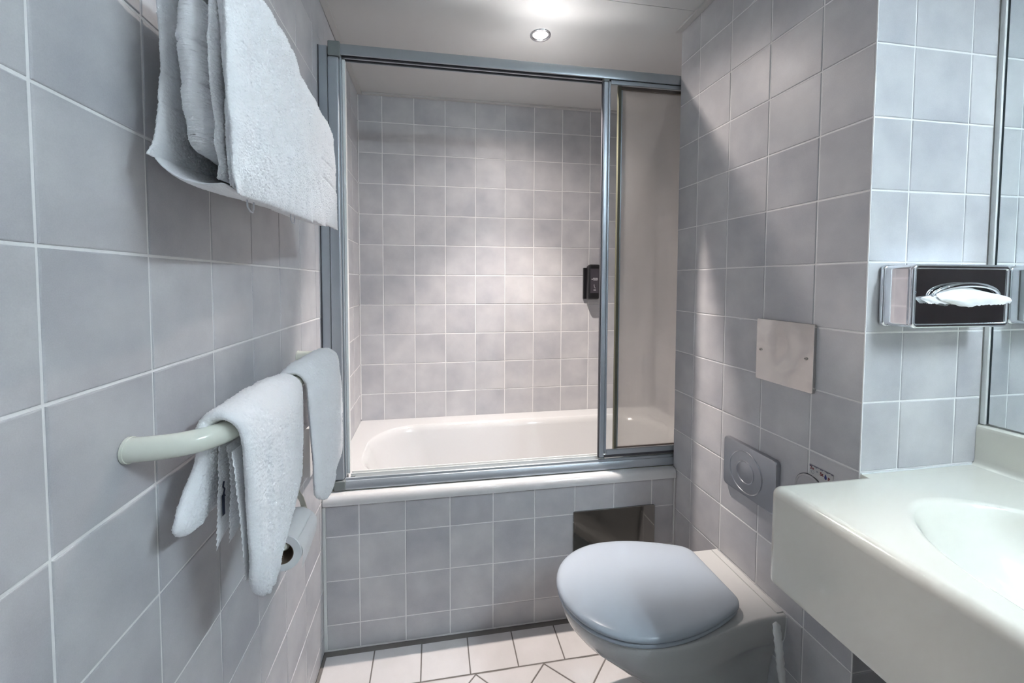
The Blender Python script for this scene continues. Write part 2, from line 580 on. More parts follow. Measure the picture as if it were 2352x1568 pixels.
# bath front ------------------------------------------------------
wall_bath = structure(box('wall_bath', 0.0, XR, Y_BATH + GD, Y_BATH + 0.05, 0.0, 0.50, M['grout']))
tx = grid(0.1163, U, 0.0, XR); tz = grid(0.3947, U, 0.0, 0.5)
tile_wall(wall_bath, (0, Y_BATH, 0), (1, 0, 0), (0, 0, 1), spans(tx, 0.010, XR - 0.008), spans(tz, 0.006, 0.499))
# wall behind the camera; unseen dark door added to darken the tissue box reflection ------------
wall_front = structure(box('wall_front', 0.0, XM, Y_END - 0.1, Y_END, 0.0, CEIL, M['plain']))
added_door = structure(empty('added_door', (0.0, -2.7, 0.0)))
put(box('door_leaf', 0.001, 0.035, -3.02, -2.36, 0.005, 2.02, M['door'], bevel=0.003), added_door)
for (a, b, c, d) in ((-2.36, -2.31, 0.005, 2.07), (-3.045, -3.02, 0.005, 2.07), (-3.02, -2.36, 2.02, 2.07)):
    put(box('door_frame', 0.001, 0.045, a, b, c, d, M['door'], bevel=0.003), added_door)
put(tube('door_handle', [(0.036, -2.44, 1.0), (0.085, -2.44, 1.0), (0.085, -2.56, 1.0)], 0.009, M['chrome'], n=10), added_door)

# floor -------------------------------------------------------------
floor = structure(box('floor', 0.0, XM, Y_END, 0.0, -0.12, -0.0015, M['floor_grout']))
FG = 0.0042


def poly_clip(poly, axis, val, keep_less):
    out = []
    for i in range(len(poly)):
        a, b = poly[i], poly[(i + 1) % len(poly)]
        ia = (a[axis] <= val) == keep_less; ib = (b[axis] <= val) == keep_less
        if ia:
            out.append(a)
        if ia != ib:
            t = (val - a[axis]) / (b[axis] - a[axis])
            out.append((a[0] + (b[0] - a[0]) * t, a[1] + (b[1] - a[1]) * t))
    return out


def floor_tile(poly):
    n = len(poly)
    area = 0.5 * sum(poly[i][0] * poly[(i + 1) % n][1] - poly[(i + 1) % n][0] * poly[i][1] for i in range(n))
    if abs(area) < 0.0006:
        return
    if area < 0:
        poly = poly[::-1]
    cx = sum(p[0] for p in poly) / n; cy = sum(p[1] for p in poly) / n
    def inset(d):
        r = []
        for i in range(n):
            a, b, c = (Vector(poly[(i + k) % n]) for k in (-1, 0, 1))
            e1 = (b - a).normalized(); e2 = (c - b).normalized()
            n1 = Vector((-e1.y, e1.x)); n2 = Vector((-e2.y, e2.x))
            m = (n1 + n2)
            m = m / max(0.25, 1 + n1.dot(n2))
            r.append(b + m * d)
        return r
    outer = inset(FG / 2); inner = inset(FG / 2 + 0.0015)
    V = [(p.x - cx, p.y - cy, -0.006) for p in outer] + [(p.x - cx, p.y - cy, -0.0008) for p in outer] + [(p.x - cx, p.y - cy, 0) for p in inner]
    F = [tuple(range(2 * n, 3 * n))]
    for r in range(2):
        for k in range(n):
            a, b = r * n + k, r * n + (k + 1) % n
            F.append((a, b, b + n, a + n))
    o = from_data('tile', V, F, M['floor_tile'], floor)
    o.location = (cx, cy, 0)
    o.rotation_euler = (rnd.gauss(0, 0.002), rnd.gauss(0, 0.002), 0)


yb0, yb1 = -0.7525, -0.8895
for k in range(-1, 10):
    x0, x1 = 0.165 + 0.1565 * (k - 1), 0.165 + 0.1565 * k
    p = [(max(x0, 0.006), yb1), (min(x1, XR), yb1), (min(x1, XR), yb0), (max(x0, 0.006), yb0)]
    if p[1][0] - p[0][0] > 0.01:
        floor_tile(p)
half = 0.2235 / 2
for i in range(-2, 16):
    for j in range(0, 22):
        cx = 0.606 + i * half - 0.2235 * 3; cy = -0.8925 - half * j
        if (i + j) % 2:
            continue
        d = [(cx - half, cy), (cx, cy - half), (cx + half, cy), (cx, cy + half)]
        for ax, val, kl in ((0, 0.006, False), (0, XM if cy < Y_BOX1 else XR - 0.002, True), (1, yb1 - 0.001, True), (1, Y_END, False)):
            d = poly_clip(d, ax, val, kl)
            if len(d) < 3:
                break
        if len(d) >= 3:
            floor_tile(d)

# ceiling -----------------------------------------------------------
ceiling = structure(box('ceiling', 0.0, XM, Y_END, 0.0, CEIL + 0.004, CEIL + 0.12, M['alu_dark']))
ys = [0.0, -0.8245, -1.65, -2.47, Y_END]
for i in range(4):
    box('ceiling_panel', 0.0, XM, ys[i + 1] + (0.0008 if i < 3 else 0), ys[i] - (0.0008 if i else 0), CEIL, CEIL + 0.003, M['ceiling'], ceiling)


def trim(name, pts_fn):
    return structure(pts_fn)


t1 = structure(box('trim_1', 0.001, 0.023, Y_END, -0.001, CEIL - 0.010, CEIL - 0.0005, M['trim'], bevel=0.001))
t2 = structure(box('trim_2', 0.024, XM - 0.002, -0.018, -0.001, CEIL - 0.010, CEIL - 0.0005, M['trim'], bevel=0.001))
t3 = structure(box('trim_3', XR - 0.024, XR - 0.001, -1.43, Y_BOX0 + 0.004, CEIL - 0.009, CEIL - 0.0005, M['trim'], bevel=0.001))
t4 = structure(box('trim_4', XM - 0.0115, XM - 0.0005, Y_BOX1 - 0.010, Y_BOX1 - 0.0002, 0.925, CEIL - 0.002, M['caulk'], bevel=0.003))
t5 = structure(box('trim_5', XR - 0.0006, XR + 0.0022, Y_BOX1 - 0.0006, Y_BOX1 + 0.0022, 0.0, CEIL - 0.011, M['grout'], bevel=0.0012))
t6 = structure(box('trim_6', 0.0004, 0.0105, Y_BATH - 0.004, Y_BATH + 0.001, 0.004, 0.500, M['caulk'], bevel=0.0015))
t7 = structure(box('trim_7', XR - 0.0085, XR - 0.0004, Y_BATH - 0.003, Y_BATH + 0.001, 0.004, 0.500, M['caulk'], bevel=0.0015))

t8 = structure(box('trim_8', 0.0003, 0.0038, -0.0040, -0.0003, 0.545, CEIL - 0.011, M['grout'], bevel=0.001))

# ------------------------------------------------------------------ ceiling downlight over the bath
LX, LY = 0.768, -0.606
downlight = empty('ceiling_light', (LX, LY, CEIL), 'small round chrome downlight glowing in the white ceiling', 'ceiling light')
prof = [(0.0405, CEIL - 0.0005), (0.0405, CEIL - 0.003), (0.038, CEIL - 0.0065), (0.034, CEIL - 0.0075), (0.029, CEIL - 0.0045), (0.0275, CEIL - 0.001)]
V, F = [], []
n = 40
for (r, z) in prof:
    for k in range(n):
        V.append((LX + r * math.cos(2 * PI * k / n), LY + r * math.sin(2 * PI * k / n), z))
for i in range(len(prof) - 1):
    for k in range(n):
        a, b = i * n + k, i * n + (k + 1) % n
        F.append((a, b, b + n, a + n))
put(from_data('ring', V, F, M['chrome'], smooth=True), downlight)
bm = bmesh.new()
bmesh.ops.create_circle(bm, cap_ends=True, radius=0.0275, segments=32)
for v in bm.verts:
    v.co = Vector((LX + v.co.x, LY + v.co.y, CEIL - 0.0012))
o = from_bm('bulb', bm, M['bulb'])
put(o, downlight)
# reflector lamp: a beam and a weaker wide spill, both from the one bulb
for (part, size, blend, gain) in (('beam', 90, 0.6, 2.0), ('spill', 160, 1.0, 0.85)):
    sd = bpy.data.lights.new('downlight_' + part, 'SPOT')
    sd.energy = SPOT_POWER * gain
    sd.color = SPOT_COLOR
    sd.spot_size = math.radians(size)
    sd.spot_blend = blend
    sd.shadow_soft_size = 0.016
    so = bpy.data.objects.new('downlight_' + part, sd)
    COL.objects.link(so)
    so.location = (LX, LY, CEIL - 0.0045)
    put(so, downlight)

# ------------------------------------------------------------------ mirror and the light above it
mirror = empty('wall_mirror_glass', (XM, -2.2, 0.925), 'large frameless wall mirror above the cream washbasin', 'mirror')
put(box('glass', XM - 0.0055, XM - 0.0006, -2.98, Y_BOX1 - 0.0125, 0.9285, 2.05, M['mirror'], bevel=0.0006, segs=1), mirror)
put(box('edge', XM - 0.0066, XM - 0.0006, Y_BOX1 - 0.0123, Y_BOX1 - 0.0104, 0.9285, 2.05, M['mirror_edge']), mirror)

ml = empty('mirror_light', (XM - 0.05, -2.41, 2.08), 'white fluorescent tube light above the wall mirror', 'wall light')
put(tube('lamp_tube', [(XM - 0.055, -2.06, 2.085), (XM - 0.055, -2.76, 2.085)], 0.019, M['tube'], n=20), ml)
put(box('lamp_base', XM - 0.034, XM - 0.002, -2.82, -2.00, 2.055, 2.115, M['white_plastic'], bevel=0.004), ml)
put(box('added_hood', XM - 0.100, XM - 0.002, -2.83, -1.99, 2.1155, 2.1205, M['white_plastic'], bevel=0.002), ml)  # unseen hood added to keep the tube's light off the ceiling
for yy in (-2.04, -2.78):
    put(box('end_cap', XM - 0.078, XM - 0.035, yy - 0.018, yy + 0.018, 2.062, 2.108, M['white_plastic'], bevel=0.005), ml)

# unseen fill downlight added behind the camera
rl = empty('ceiling_light', (0.85, -2.45, CEIL), 'unseen fill downlight added to the ceiling, near the added dark door', 'ceiling light')
V2 = [(v[0] - LX + 0.85, v[1] - LY - 2.45, v[2]) for v in V]
put(from_data('ring', V2, F, M['chrome'], smooth=True), rl)
bm = bmesh.new()
bmesh.ops.create_circle(bm, cap_ends=True, radius=0.0275, segments=32)
for v in bm.verts:
    v.co = Vector((0.85 + v.co.x, -2.45 + v.co.y, CEIL - 0.0012))
put(from_bm('bulb', bm, M['bulb']), rl)
sd2 = bpy.data.lights.new('room_fill', 'SPOT')
sd2.energy = FILL_POWER * 4.0
sd2.color = (0.86, 0.95, 1.0)
sd2.spot_size = math.radians(172); sd2.spot_blend = 0.35; sd2.shadow_soft_size = 0.03
so2 = bpy.data.objects.new('room_fill', sd2)
COL.objects.link(so2)
so2.location = (0.85, -2.45, CEIL - 0.0045)
put(so2, rl)

# ------------------------------------------------------------------ bathtub


def rrect(x0, x1, y0, y1, r, z, n=96):
    """rounded rectangle ring with equal angular bookkeeping: n/4 points per corner/side quarter"""
    pts = []
    q = n // 4
    cs = [(x1 - r, y1 - r, 0), (x0 + r, y1 - r, 90), (x0 + r, y0 + r, 180), (x1 - r, y0 + r, 270)]
    for (cx, cy, a0) in cs:
        for k in range(q):
            a = math.radians(a0 + 90.0 * k / (q - 1))
            pts.append((cx + r * math.cos(a), cy + r * math.sin(a), z))
        if a0 == 180:
            for xx in (0.35, 0.70, 1.0, XR - 0.0035, XR - 0.0012):
                pts.append((min(max(xx, x0 + r + 0.002), x1 - r - 0.002), y0, z))
    return pts


RIM = 0.538
bath = empty('bathtub', (0.8, -0.37, 0.0), 'white enamel bathtub built in behind the tiled front', 'bathtub')
rings = [rrect(0.001, XM - 0.001, -0.700, -0.001, 0.004, 0.500), rrect(0.001, XM - 0.001, -0.7365, -0.001, 0.004, 0.5005),
         rrect(0.001, XM - 0.001, -0.7455, -0.001, 0.004, 0.504), rrect(0.001, XM - 0.001, -0.7465, -0.001, 0.004, 0.512),
         rrect(0.001, XM - 0.001, -0.745, -0.001, 0.005, 0.524), rrect(0.001, XM - 0.001, -0.740, -0.001, 0.006, 0.533),
         rrect(0.001, XM - 0.001, -0.731, -0.001, 0.008, RIM)]
# trim the lip where it would run into the boxing
def lip(r):
    out = []
    for (x, y, z) in r:
        out.append((x, max(y, Y_BOX0 + 0.003) if x > XR - 0.002 else y, z))
    return out
xi0, xi1, yi0, yi1 = 0.075, 1.50, -0.655, -0.098
ins = [(0.0, 0.22, RIM + 0.001), (0.006, 0.215, RIM - 0.002), (0.016, 0.21, RIM - 0.012), (0.024, 0.205, RIM - 0.03),
       (0.034, 0.20, 0.46), (0.055, 0.19, 0.36), (0.085, 0.18, 0.25), (0.115, 0.16, 0.18), (0.15, 0.14, 0.145), (0.20, 0.08, 0.135)]
for (d, r, z) in ins:
    dx = d + max(0.0, d - 0.024) * 0.9
    rings.append(rrect(xi0 + dx, xi1 - d * 1.5, yi0 + d, yi1 - d, r, z))
rings = [lip(r) for r in rings]
v, f = loft(rings, close_start=False)
o = from_data('tub', v, f, M['enamel'], smooth=True)
put(o, bath)
smooth_by_angle(o, 60)
put(tube('waste', [(1.28, -0.375, 0.1355), (1.28, -0.375, 0.139)], 0.032, M['chrome'], n=24), bath)

# ------------------------------------------------------------------ shower screen
scr = empty('shower_screen', (0.64, -0.70, RIM), 'grey aluminium framed sliding shower screen standing on the bath rim', 'shower screen')
FY = -0.7135


def rail(name, x0, x1, pts, material, bevel=None):
    """profile in the y-z plane pulled along x"""
    n = len(pts)
    V = [(x0, p[0], p[1]) for p in pts] + [(x1, p[0], p[1]) for p in pts]
    F = [(k, (k + 1) % n, (k + 1) % n + n, k + n) for k in range(n)] + [tuple(reversed(range(n))), tuple(range(n, 2 * n))]
    bm = bmesh.new()
    for q in V:
        bm.verts.new(q)
    bm.verts.ensure_lookup_table()
    for q in F:
        bm.faces.new([bm.verts[i] for i in q])
    return smooth_by_angle(put(from_bm(name, bm, material), scr), 30)


RX1 = 1.585
# head rail: convex front face, rounded top, two downward channels
rail('head_rail', 0.066, RX1, [(FY + 0.001, 1.985), (FY, 1.992), (FY, 2.004), (FY + 0.0005, 2.014), (FY + 0.003, 2.0185), (FY + 0.008, 2.0204),
                               (FY + 0.020, 2.0206), (FY + 0.042, 2.0204), (FY + 0.048, 2.016), (FY + 0.050, 2.004), (FY + 0.050, 1.984),
                               (FY + 0.045, 1.984), (FY + 0.045, 1.992), (FY + 0.030, 1.992), (FY + 0.030, 1.9845), (FY + 0.0235, 1.9845),
                               (FY + 0.0235, 1.992), (FY + 0.007, 1.992), (FY + 0.007, 1.985)], M['alu_rail'])
for yy in (FY + 0.0075, FY + 0.0210, FY + 0.0305, FY + 0.0425):
    put(box('brush_seal', 0.068, RX1, yy, yy + 0.0022, 1.9865, 1.9915, M['alu_dark']), scr)
# sill rail
rail('sill_rail', 0.066, RX1, [(FY - 0.003, 0.5425), (FY - 0.004, 0.552), (FY - 0.001, 0.563), (FY + 0.003, 0.5695), (FY + 0.006, 0.5705), (FY + 0.0075, 0.5775),
                               (FY + 0.011, 0.579), (FY + 0.013, 0.574), (FY + 0.014, 0.5425)], M['alu'])
rail('sill_track', 0.082, RX1, [(FY + 0.0145, 0.5425), (FY + 0.0145, 0.569), (FY + 0.026, 0.569), (FY + 0.027, 0.584), (FY + 0.030, 0.584), (FY + 0.031, 0.569),
                                (FY + 0.046, 0.569), (FY + 0.047, 0.583), (FY + 0.051, 0.583), (FY + 0.052, 0.5425)], M['white_plastic'])  # white instead of aluminium imitates the downlight shining into the track
put(box('sealant', 0.030, RX1, FY + 0.001, FY + 0.046, RIM - 0.002, 0.5432, M['seal']), scr)
# wall profile and post at the left
put(box('wall_profile', 0.0015, 0.030, FY + 0.004, FY + 0.050, 0.541, 2.011, M['alu'], bevel=0.003), scr)
put(box('profile_gap', 0.0008, 0.0035, FY + 0.002, FY + 0.006, 0.541, 2.010, M['alu_dark']), scr)
put(box('post', 0.0305, 0.0655, FY - 0.002, FY + 0.050, 0.575, 1.976, M['alu'], bevel=0.006, segs=3), scr)
put(box('post_lip', 0.0660, 0.0705, FY + 0.010, FY + 0.048, 0.5795, 1.981, M['alu'], bevel=0.001), scr)
put(box('post_channel', 0.0710, 0.0800, FY + 0.026, FY + 0.046, 0.585, 1.981, M['white_plastic'], bevel=0.001), scr)
put(box('corner_cap', 0.0325, 0.0705, FY - 0.005, FY + 0.052, 1.9765, 2.0235, M['alu_cap'], bevel=0.004, segs=3), scr)
put(box('corner_cap', 0.0325, 0.0705, FY - 0.006, FY + 0.052, 0.5415, 0.5745, M['alu_cap'], bevel=0.004, segs=3), scr)
put(box('guide_block', 0.083, 0.097, FY + 0.016, FY + 0.026, 0.5693, 0.579, M['alu_cap'], bevel=0.001), scr)
put(box('guide_slot', 0.089, 0.094, FY + 0.0150, FY + 0.0160, 0.5705, 0.5765, M['black']), scr)


# front sliding leaf
zb, zt = 0.5855, 1.9855
fd = put(box('sliding_door', 1.0090, RX1, FY + 0.0125, FY + 0.0165, 0.613, 1.9690, M['acrylic']), scr)
box('door_stile', 0.9795, 0.9985, FY + 0.003, FY + 0.022, zb, zt - 0.010, M['alu'], bevel=0.005, segs=3, parent=fd)
box('door_stile', 0.9995, 0.9999 + 0.0085, FY + 0.007, FY + 0.020, zb + 0.012, zt - 0.008, M['alu'], bevel=0.003, segs=2, parent=fd)
box('stile_seal', 0.9765, 0.9793, FY + 0.007, FY + 0.018, zb, zt - 0.012, M['alu_dark'], parent=fd)
box('stile_cap', 0.9790, 1.0000, FY + 0.002, FY + 0.023, zt - 0.0105, zt + 0.0035, M['alu_cap'], bevel=0.002, parent=fd)
box('stile_foot', 0.9770, 1.0000, FY + 0.002, FY + 0.023, zb - 0.005, zb - 0.0002, M['alu_cap'], bevel=0.001, parent=fd)
box('door_pin', 0.992, 1.005, FY - 0.002, FY + 0.006, 0.598, 0.6035, M['white_plastic'], bevel=0.002, parent=fd)
box('door_top_rail', 1.0088, RX1, FY + 0.008, FY + 0.021, 1.9695, 1.9838, M['alu'], bevel=0.002, parent=fd)
box('door_bottom_rail', 1.0088, RX1, FY + 0.008, FY + 0.021, 0.5930, 0.6120, M['alu'], bevel=0.002, parent=fd)
box('bottom_gasket', 1.0000, RX1, FY + 0.011, FY + 0.019, 0.5835, 0.5925, M['alu_dark'], parent=fd)
# rear leaf, frosted, with an olive gasket frame
rd = put(box('sliding_door', 1.0660, 1.58, FY + 0.034, FY + 0.0385, 0.6100, 1.9625, M['frosted']), scr)
box('door_stile', 1.0490, 1.0600, FY + 0.029, FY + 0.044, 0.5865, 1.980, M['seal'], bevel=0.002, parent=rd)
box('door_stile', 1.0605, 1.0655, FY + 0.031, FY + 0.042, 0.610, 1.962, M['alu'], bevel=0.001, parent=rd)
M['brown'] = mat('brown_gasket', (0.13, 0.09, 0.065, 1), 0.5)
box('top_gasket', 1.0605, 1.58, FY + 0.030, FY + 0.0435, 1.9630, 1.980, M['brown'], bevel=0.002, parent=rd)
box('bottom_gasket', 1.0605, 1.58, FY + 0.030, FY + 0.0435, 0.5865, 0.6095, M['brown'], bevel=0.002, parent=rd)

# ------------------------------------------------------------------ soap dispenser on the back wall
disp = empty('soap_dispenser', (1.22, -0.03, 1.15), 'slim black soap dispenser fixed on the tiles above the bathtub', 'soap dispenser')
put(box('wall_plate', 1.1760, 1.262, -0.016, -0.0006, 1.155, 1.325, M['black'], bevel=0.003), disp)
bm = bmesh.new()
bm_box(bm, 1.187, 1.252, -0.062, -0.0165, 1.153, 1.338, 0.011, 4)
for v in bm.verts:
    if v.co.z > 1.33 and v.co.y < -0.03:
        v.co.z += 0.004
    v.co.x += (v.co.z - 1.24) * 0.02
put(smooth_by_angle(from_bm('bottle', bm, M['black']), 40), disp)
lab = put(box('label', 1.1965, 1.244, -0.0630, -0.0622, 1.188, 1.319, M['black_label']), disp)
# the print is too blurred to read: strokes only, as in the photograph
for (x0, x1, z0, h) in ((1.211, 1.222, 1.2655, 0.004), (1.2235, 1.237, 1.2655, 0.004), (1.202, 1.2125, 1.2605, 0.0032), (1.2145, 1.2385, 1.2608, 0.0025),
                        (1.2125, 1.2355, 1.2555, 0.0028), (1.216, 1.2185, 1.225, 0.009), (1.2175, 1.2195, 1.217, 0.009), (1.221, 1.2245, 1.2135, 0.004), (1.214, 1.2275, 1.2020, 0.0045)):
    box('label_line', x0, x1, -0.0635, -0.0631, z0, z0 + h, M['label_print'], lab)

# ------------------------------------------------------------------ polished access panel in the bath front
acc = empty('access_panel', (1.03, Y_BATH, 0.20), 'polished steel access panel on the bath front behind the toilet', 'access panel')


def plate(name, axis, c, w, h, r, depth, bevel, material, parent, n=8):
    """rounded rectangular plate. axis 'y': faces -y, axis 'x': faces -x. c = centre of the back face"""
    pts = []
    for (sx, sz, a0) in ((1, 1, 0), (-1, 1, 90), (-1, -1, 180), (1, -1, 270)):
        for k in range(n):
            a = math.radians(a0 + 90.0 * k / (n - 1))
            pts.append((sx * (w / 2 - r) + r * math.cos(a), sz * (h / 2 - r) + r * math.sin(a)))
    def ring(d, out):
        res = []
        for (p, q) in pts:
            s = max(0.0, 1 - d / max(w, h) * 2)
            l = math.hypot(p, q)
            pp, qq = p - d * np.sign(p), q - d * np.sign(q)
            if axis == 'y':
                res.append((c[0] + pp, c[1] - out, c[2] + qq))
            else:
                res.append((c[0] - out, c[1] + pp, c[2] + qq))
        return res
    rs = [ring(0, 0.0), ring(0, depth - bevel), ring(bevel * 0.3, depth - bevel * 0.3), ring(bevel, depth)]
    v, f = loft(rs)
    bm = bmesh.new()
    for q in v:
        bm.verts.new(q)
    bm.verts.ensure_lookup_table()
    for q in f:
        bm.faces.new([bm.verts[i] for i in q])
    return smooth_by_angle(put(from_bm(name, bm, material), parent), 30)


plate('panel_plate', 'y', (1.0305, Y_BATH - 0.0004, 0.303), 0.323, 0.205, 0.006, 0.005, 0.002, M['panel_steel'], acc)
put(box('lift_tab', 0.876, 0.8765, Y_BATH - 0.0065, Y_BATH - 0.0056, 0.345, 0.366, M['chrome']), acc)
for zz in (0.250,):
    put(tube('panel_screw', [(0.885, Y_BATH - 0.0055, zz), (0.885, Y_BATH - 0.0085, zz)], 0.008, M['steel'], n=14), acc)

# ------------------------------------------------------------------ cover plate, flush plate, button, sticker on the boxing
cov = empty('cover_plate', (XR, -1.206, 0.98), 'square polished steel cover plate with two screws on grey tiles', 'cover plate')
plate('steel_sheet', 'x', (XR - 0.0004, -1.2060, 1.0620), 0.176, 0.170, 0.004, 0.0075, 0.0015, M['wavy_steel'], cov)
for yy in (-1.1345, -1.2745):
    s = put(tube('screw', [(XR - 0.0078, yy, 1.0605), (XR - 0.0098, yy, 1.0605)], [0.0042, 0.0036], M['steel'], n=14), cov)
    box('screw_slot', XR - 0.0101, XR - 0.0097, yy - 0.0035, yy + 0.0035, 1.0600, 1.0610, M['black'], s)

fl = empty('flush_plate', (XR, -1.105, 0.62), 'grey satin flush plate with a round push button above the toilet', 'flush plate')
plate('plate', 'x', (XR - 0.0004, -1.1050, 0.6955), 0.198, 0.150, 0.013, 0.0135, 0.004, M['flush'], fl)


def disc_x(name, cy, cz, prof, material, parent, n=56):
    """lathe about an axis along -x: prof = (radius, distance out of the wall)"""
    V, F = [], []
    for (r, d) in prof:
        for k in range(n):
            a = 2 * PI * k / n
            V.append((XR - d, cy + r * math.cos(a), cz + r * math.sin(a)))
    for i in range(len(prof) - 1):
        for k in range(n):
            a, b = i * n + k, i * n + (k + 1) % n
            F.append((a, b, b + n, a + n))
    F.append(tuple(range((len(prof) - 1) * n, len(prof) * n)))
    bm = bmesh.new()
    for q in V:
        bm.verts.new(q)
    bm.verts.ensure_lookup_table()
    for q in F:
        bm.faces.new([bm.verts[i] for i in q])
    return smooth_by_angle(put(from_bm(name, bm, material), parent), 45)


disc_x('push_button', -1.0975, 0.6925, [(0.0625, 0.0137), (0.0620, 0.0155), (0.0605, 0.0165), (0.0590, 0.0155), (0.0585, 0.0146), (0.034, 0.0150), (0.0335, 0.0165), (0.0320, 0.0172),
                                        (0.0305, 0.0162), (0.0300, 0.0150), (0.020, 0.0165), (0.008, 0.0172), (0.0005, 0.0173)], M['flush'], fl)

btn = empty('flush_button', (XR, -1.289, 0.70), 'round flat grey button beside the flush plate, half behind the basin', 'push button')
disc_x('button_disc', -1.2890, 0.7370, [(0.0385, 0.0004), (0.0385, 0.0030), (0.0370, 0.0040), (0.0340, 0.0040), (0.0335, 0.0034), (0.0005, 0.0034)], M['button'], btn)
disc_x('button_rim', -1.2890, 0.7370, [(0.0400, 0.0003), (0.0400, 0.0012), (0.0387, 0.0012)], M['alu_dark'], btn)

stk = empty('sticker', (XR, -1.317, 0.765), 'small printed sticker reading 2x = Stop beside the round grey button', 'sticker')
S0 = XR - 0.0005
put(box('film', S0 - 0.0004, S0, -1.3470, -1.2870, 0.7755, 0.8030, M['film']), stk)


def fringe_pts():
    V, F = [], []
    n = 30
    for k in range(n + 1):
        y = -1.2870 - 0.060 * k / n
        h = 0.0022 + 0.0012 * math.sin(k * 0.9) + 0.0009 * math.sin(k * 2.3) + (0.0025 * max(0, 1 - k / 7.0))
        V += [(S0 - 0.0006, y, 0.8029), (S0 - 0.0006, y, 0.8029 - max(0.0008, h))]
    for k in range(n):
        F.append((2 * k, 2 * k + 1, 2 * k + 3, 2 * k + 2))
    return V, F


v, f = fringe_pts()
put(from_data('fringe', v, f, M['fringe']), stk)


def text_x(txt, size, y, z, material, parent, name, bold=0.0):
    """flat lettering on the boxing, read from the room (facing -x; text runs towards -y)"""
    c = bpy.data.curves.new(name, 'FONT')
    c.body = txt; c.size = size; c.extrude = 0.00008; c.offset = bold
    c.align_x = 'CENTER'
    t = bpy.data.objects.new(name + '_curve', c)
    COL.objects.link(t)
    dg = bpy.context.evaluated_depsgraph_get()
    me = bpy.data.meshes.new_from_object(t.evaluated_get(dg))
    bpy.data.objects.remove(t); bpy.data.curves.remove(c)
    me.materials.clear(); me.materials.append(material)
    me.transform(Matrix(((0, 0, -1, S0 - 0.0006), (-1, 0, 0, y), (0, 1, 0, z), (0, 0, 0, 1))))
    return put(link(bpy.data.objects.new(name, me)), parent)


text_x('2x', 0.0105, -1.2940, 0.7925, M['red_ink'], stk, 'lettering', 0.0003)
text_x('=', 0.0090, -1.3075, 0.7885, M['fringe'], stk, 'lettering', 0.0001)
text_x('St', 0.0108, -1.3190, 0.7875, M['red_ink'], stk, 'lettering', 0.0004)
text_x('p', 0.0105, -1.3370, 0.7862, M['red_ink'], stk, 'lettering', 0.0004)
# water drop standing for the o
V = []
for k in range(28):
    a = 2 * PI * k / 28
    yy = 0.0040 * math.sin(a) * (math.sin(a / 2) ** 1.3)
    zz = 0.0068 * math.cos(a)
    V.append((S0 - 0.0007, -1.3290 - yy, 0.7895 + zz))
put(from_data('water_drop', V, [tuple(range(28))], M['blue_ink']), stk)
# little open box sign: outline of a diamond with a fold
def stroke(pts, w=0.0005):
    V, F = [], []
    for i in range(len(pts) - 1):
        a, b = Vector(pts[i]), Vector(pts[i + 1])
        d = (b - a).normalized(); nn = Vector((-d.y, d.x)) * w / 2
        k = len(V)
        for p in (a + nn, a - nn, b - nn, b + nn):
            V.append((S0 - 0.0007, p.x, p.y))
        F.append((k, k + 1, k + 2, k + 3))
    return V, F


cy, cz = -1.2955, 0.7855
v, f = stroke([(cy + 0.0045, cz + 0.002), (cy, cz + 0.0055), (cy - 0.0050, cz + 0.001), (cy - 0.001, cz - 0.0035), (cy + 0.0045, cz + 0.002), (cy + 0.002, cz - 0.002), (cy - 0.001, cz - 0.0035)])
put(from_data('pictogram', v, f, M['fringe']), stk)

# ------------------------------------------------------------------ wall-hung toilet
CY = -1.100
toilet = empty('toilet', (1.0, CY, 0.0), 'white wall-hung toilet with closed lid beside the bath front', 'toilet')


def half_w(s, hs):
    """half width along the toilet, s = 0 at the wall, 1 at the tip"""
    sb, hb, sm, hm = hs
    if s > sm:
        t = (s - sm) / (1 - sm)
        return hm * math.sqrt(max(0.0, 1 - t ** 2.15))
    t = s / sm
    t = max(0, (t - 0.16) / 0.84)
    e = t * t * (3 - 2 * t)
    return hb + (hm - hb) * e


def plan_ring(xb, xt, hs, z, n=40, zt=None, corner=0.0):
    ss = [0.5 - 0.5 * math.cos(PI * k / n) for k in range(n + 1)]
    out = []
    for s in ss:
        w = half_w(s, hs)
        if corner and s < corner:
            w -= hs[1] * 0.22 * (1 - math.sqrt(max(0, 1 - (1 - s / corner) ** 2)))
        out.append((xb + (xt - xb) * s, CY - w, z))
    back = [(x, 2 * CY - y, zz) for (x, y, zz) in out[1:-1]][::-1]
    return out + back


XB = XR - 0.0012
levels = [(0.045, 1.070, (0.070, 0.070, 0.5, 0.085)), (0.060, 1.050, (0.074, 0.074, 0.5, 0.090)), (0.110, 0.985, (0.080, 0.080, 0.5, 0.112)), (0.170, 0.905, (0.086, 0.086, 0.55, 0.134)),
          (0.220, 0.845, (0.094, 0.094, 0.57, 0.150)), (0.262, 0.795, (0.108, 0.108, 0.58, 0.162)), (0.288, 0.762, (0.124, 0.124, 0.58, 0.169)), (0.305, 0.742, (0.132, 0.132, 0.58, 0.173)),
          (0.330, 0.722, (0.1355, 0.1355, 0.58, 0.176)), (0.355, 0.711, (0.137, 0.137, 0.58, 0.178)), (0.366, 0.710, (0.137, 0.137, 0.58, 0.178)), (0.3725, 0.713, (0.1345, 0.1345, 0.58, 0.176)),
          (0.3752, 0.720, (0.130, 0.130, 0.58, 0.171))]
levels = [(z, xt, (h[0], h[1], h[2], h[3])) for (z, xt, h) in levels]
rings = [plan_ring(XB, xt, (0, h[1], h[2], h[3]), z) for (z, xt, h) in levels]
v, f = loft(rings)
body = from_data('bowl', v, f, M['ceramic'], smooth=True)
put(smooth_by_angle(body, 55), toilet)
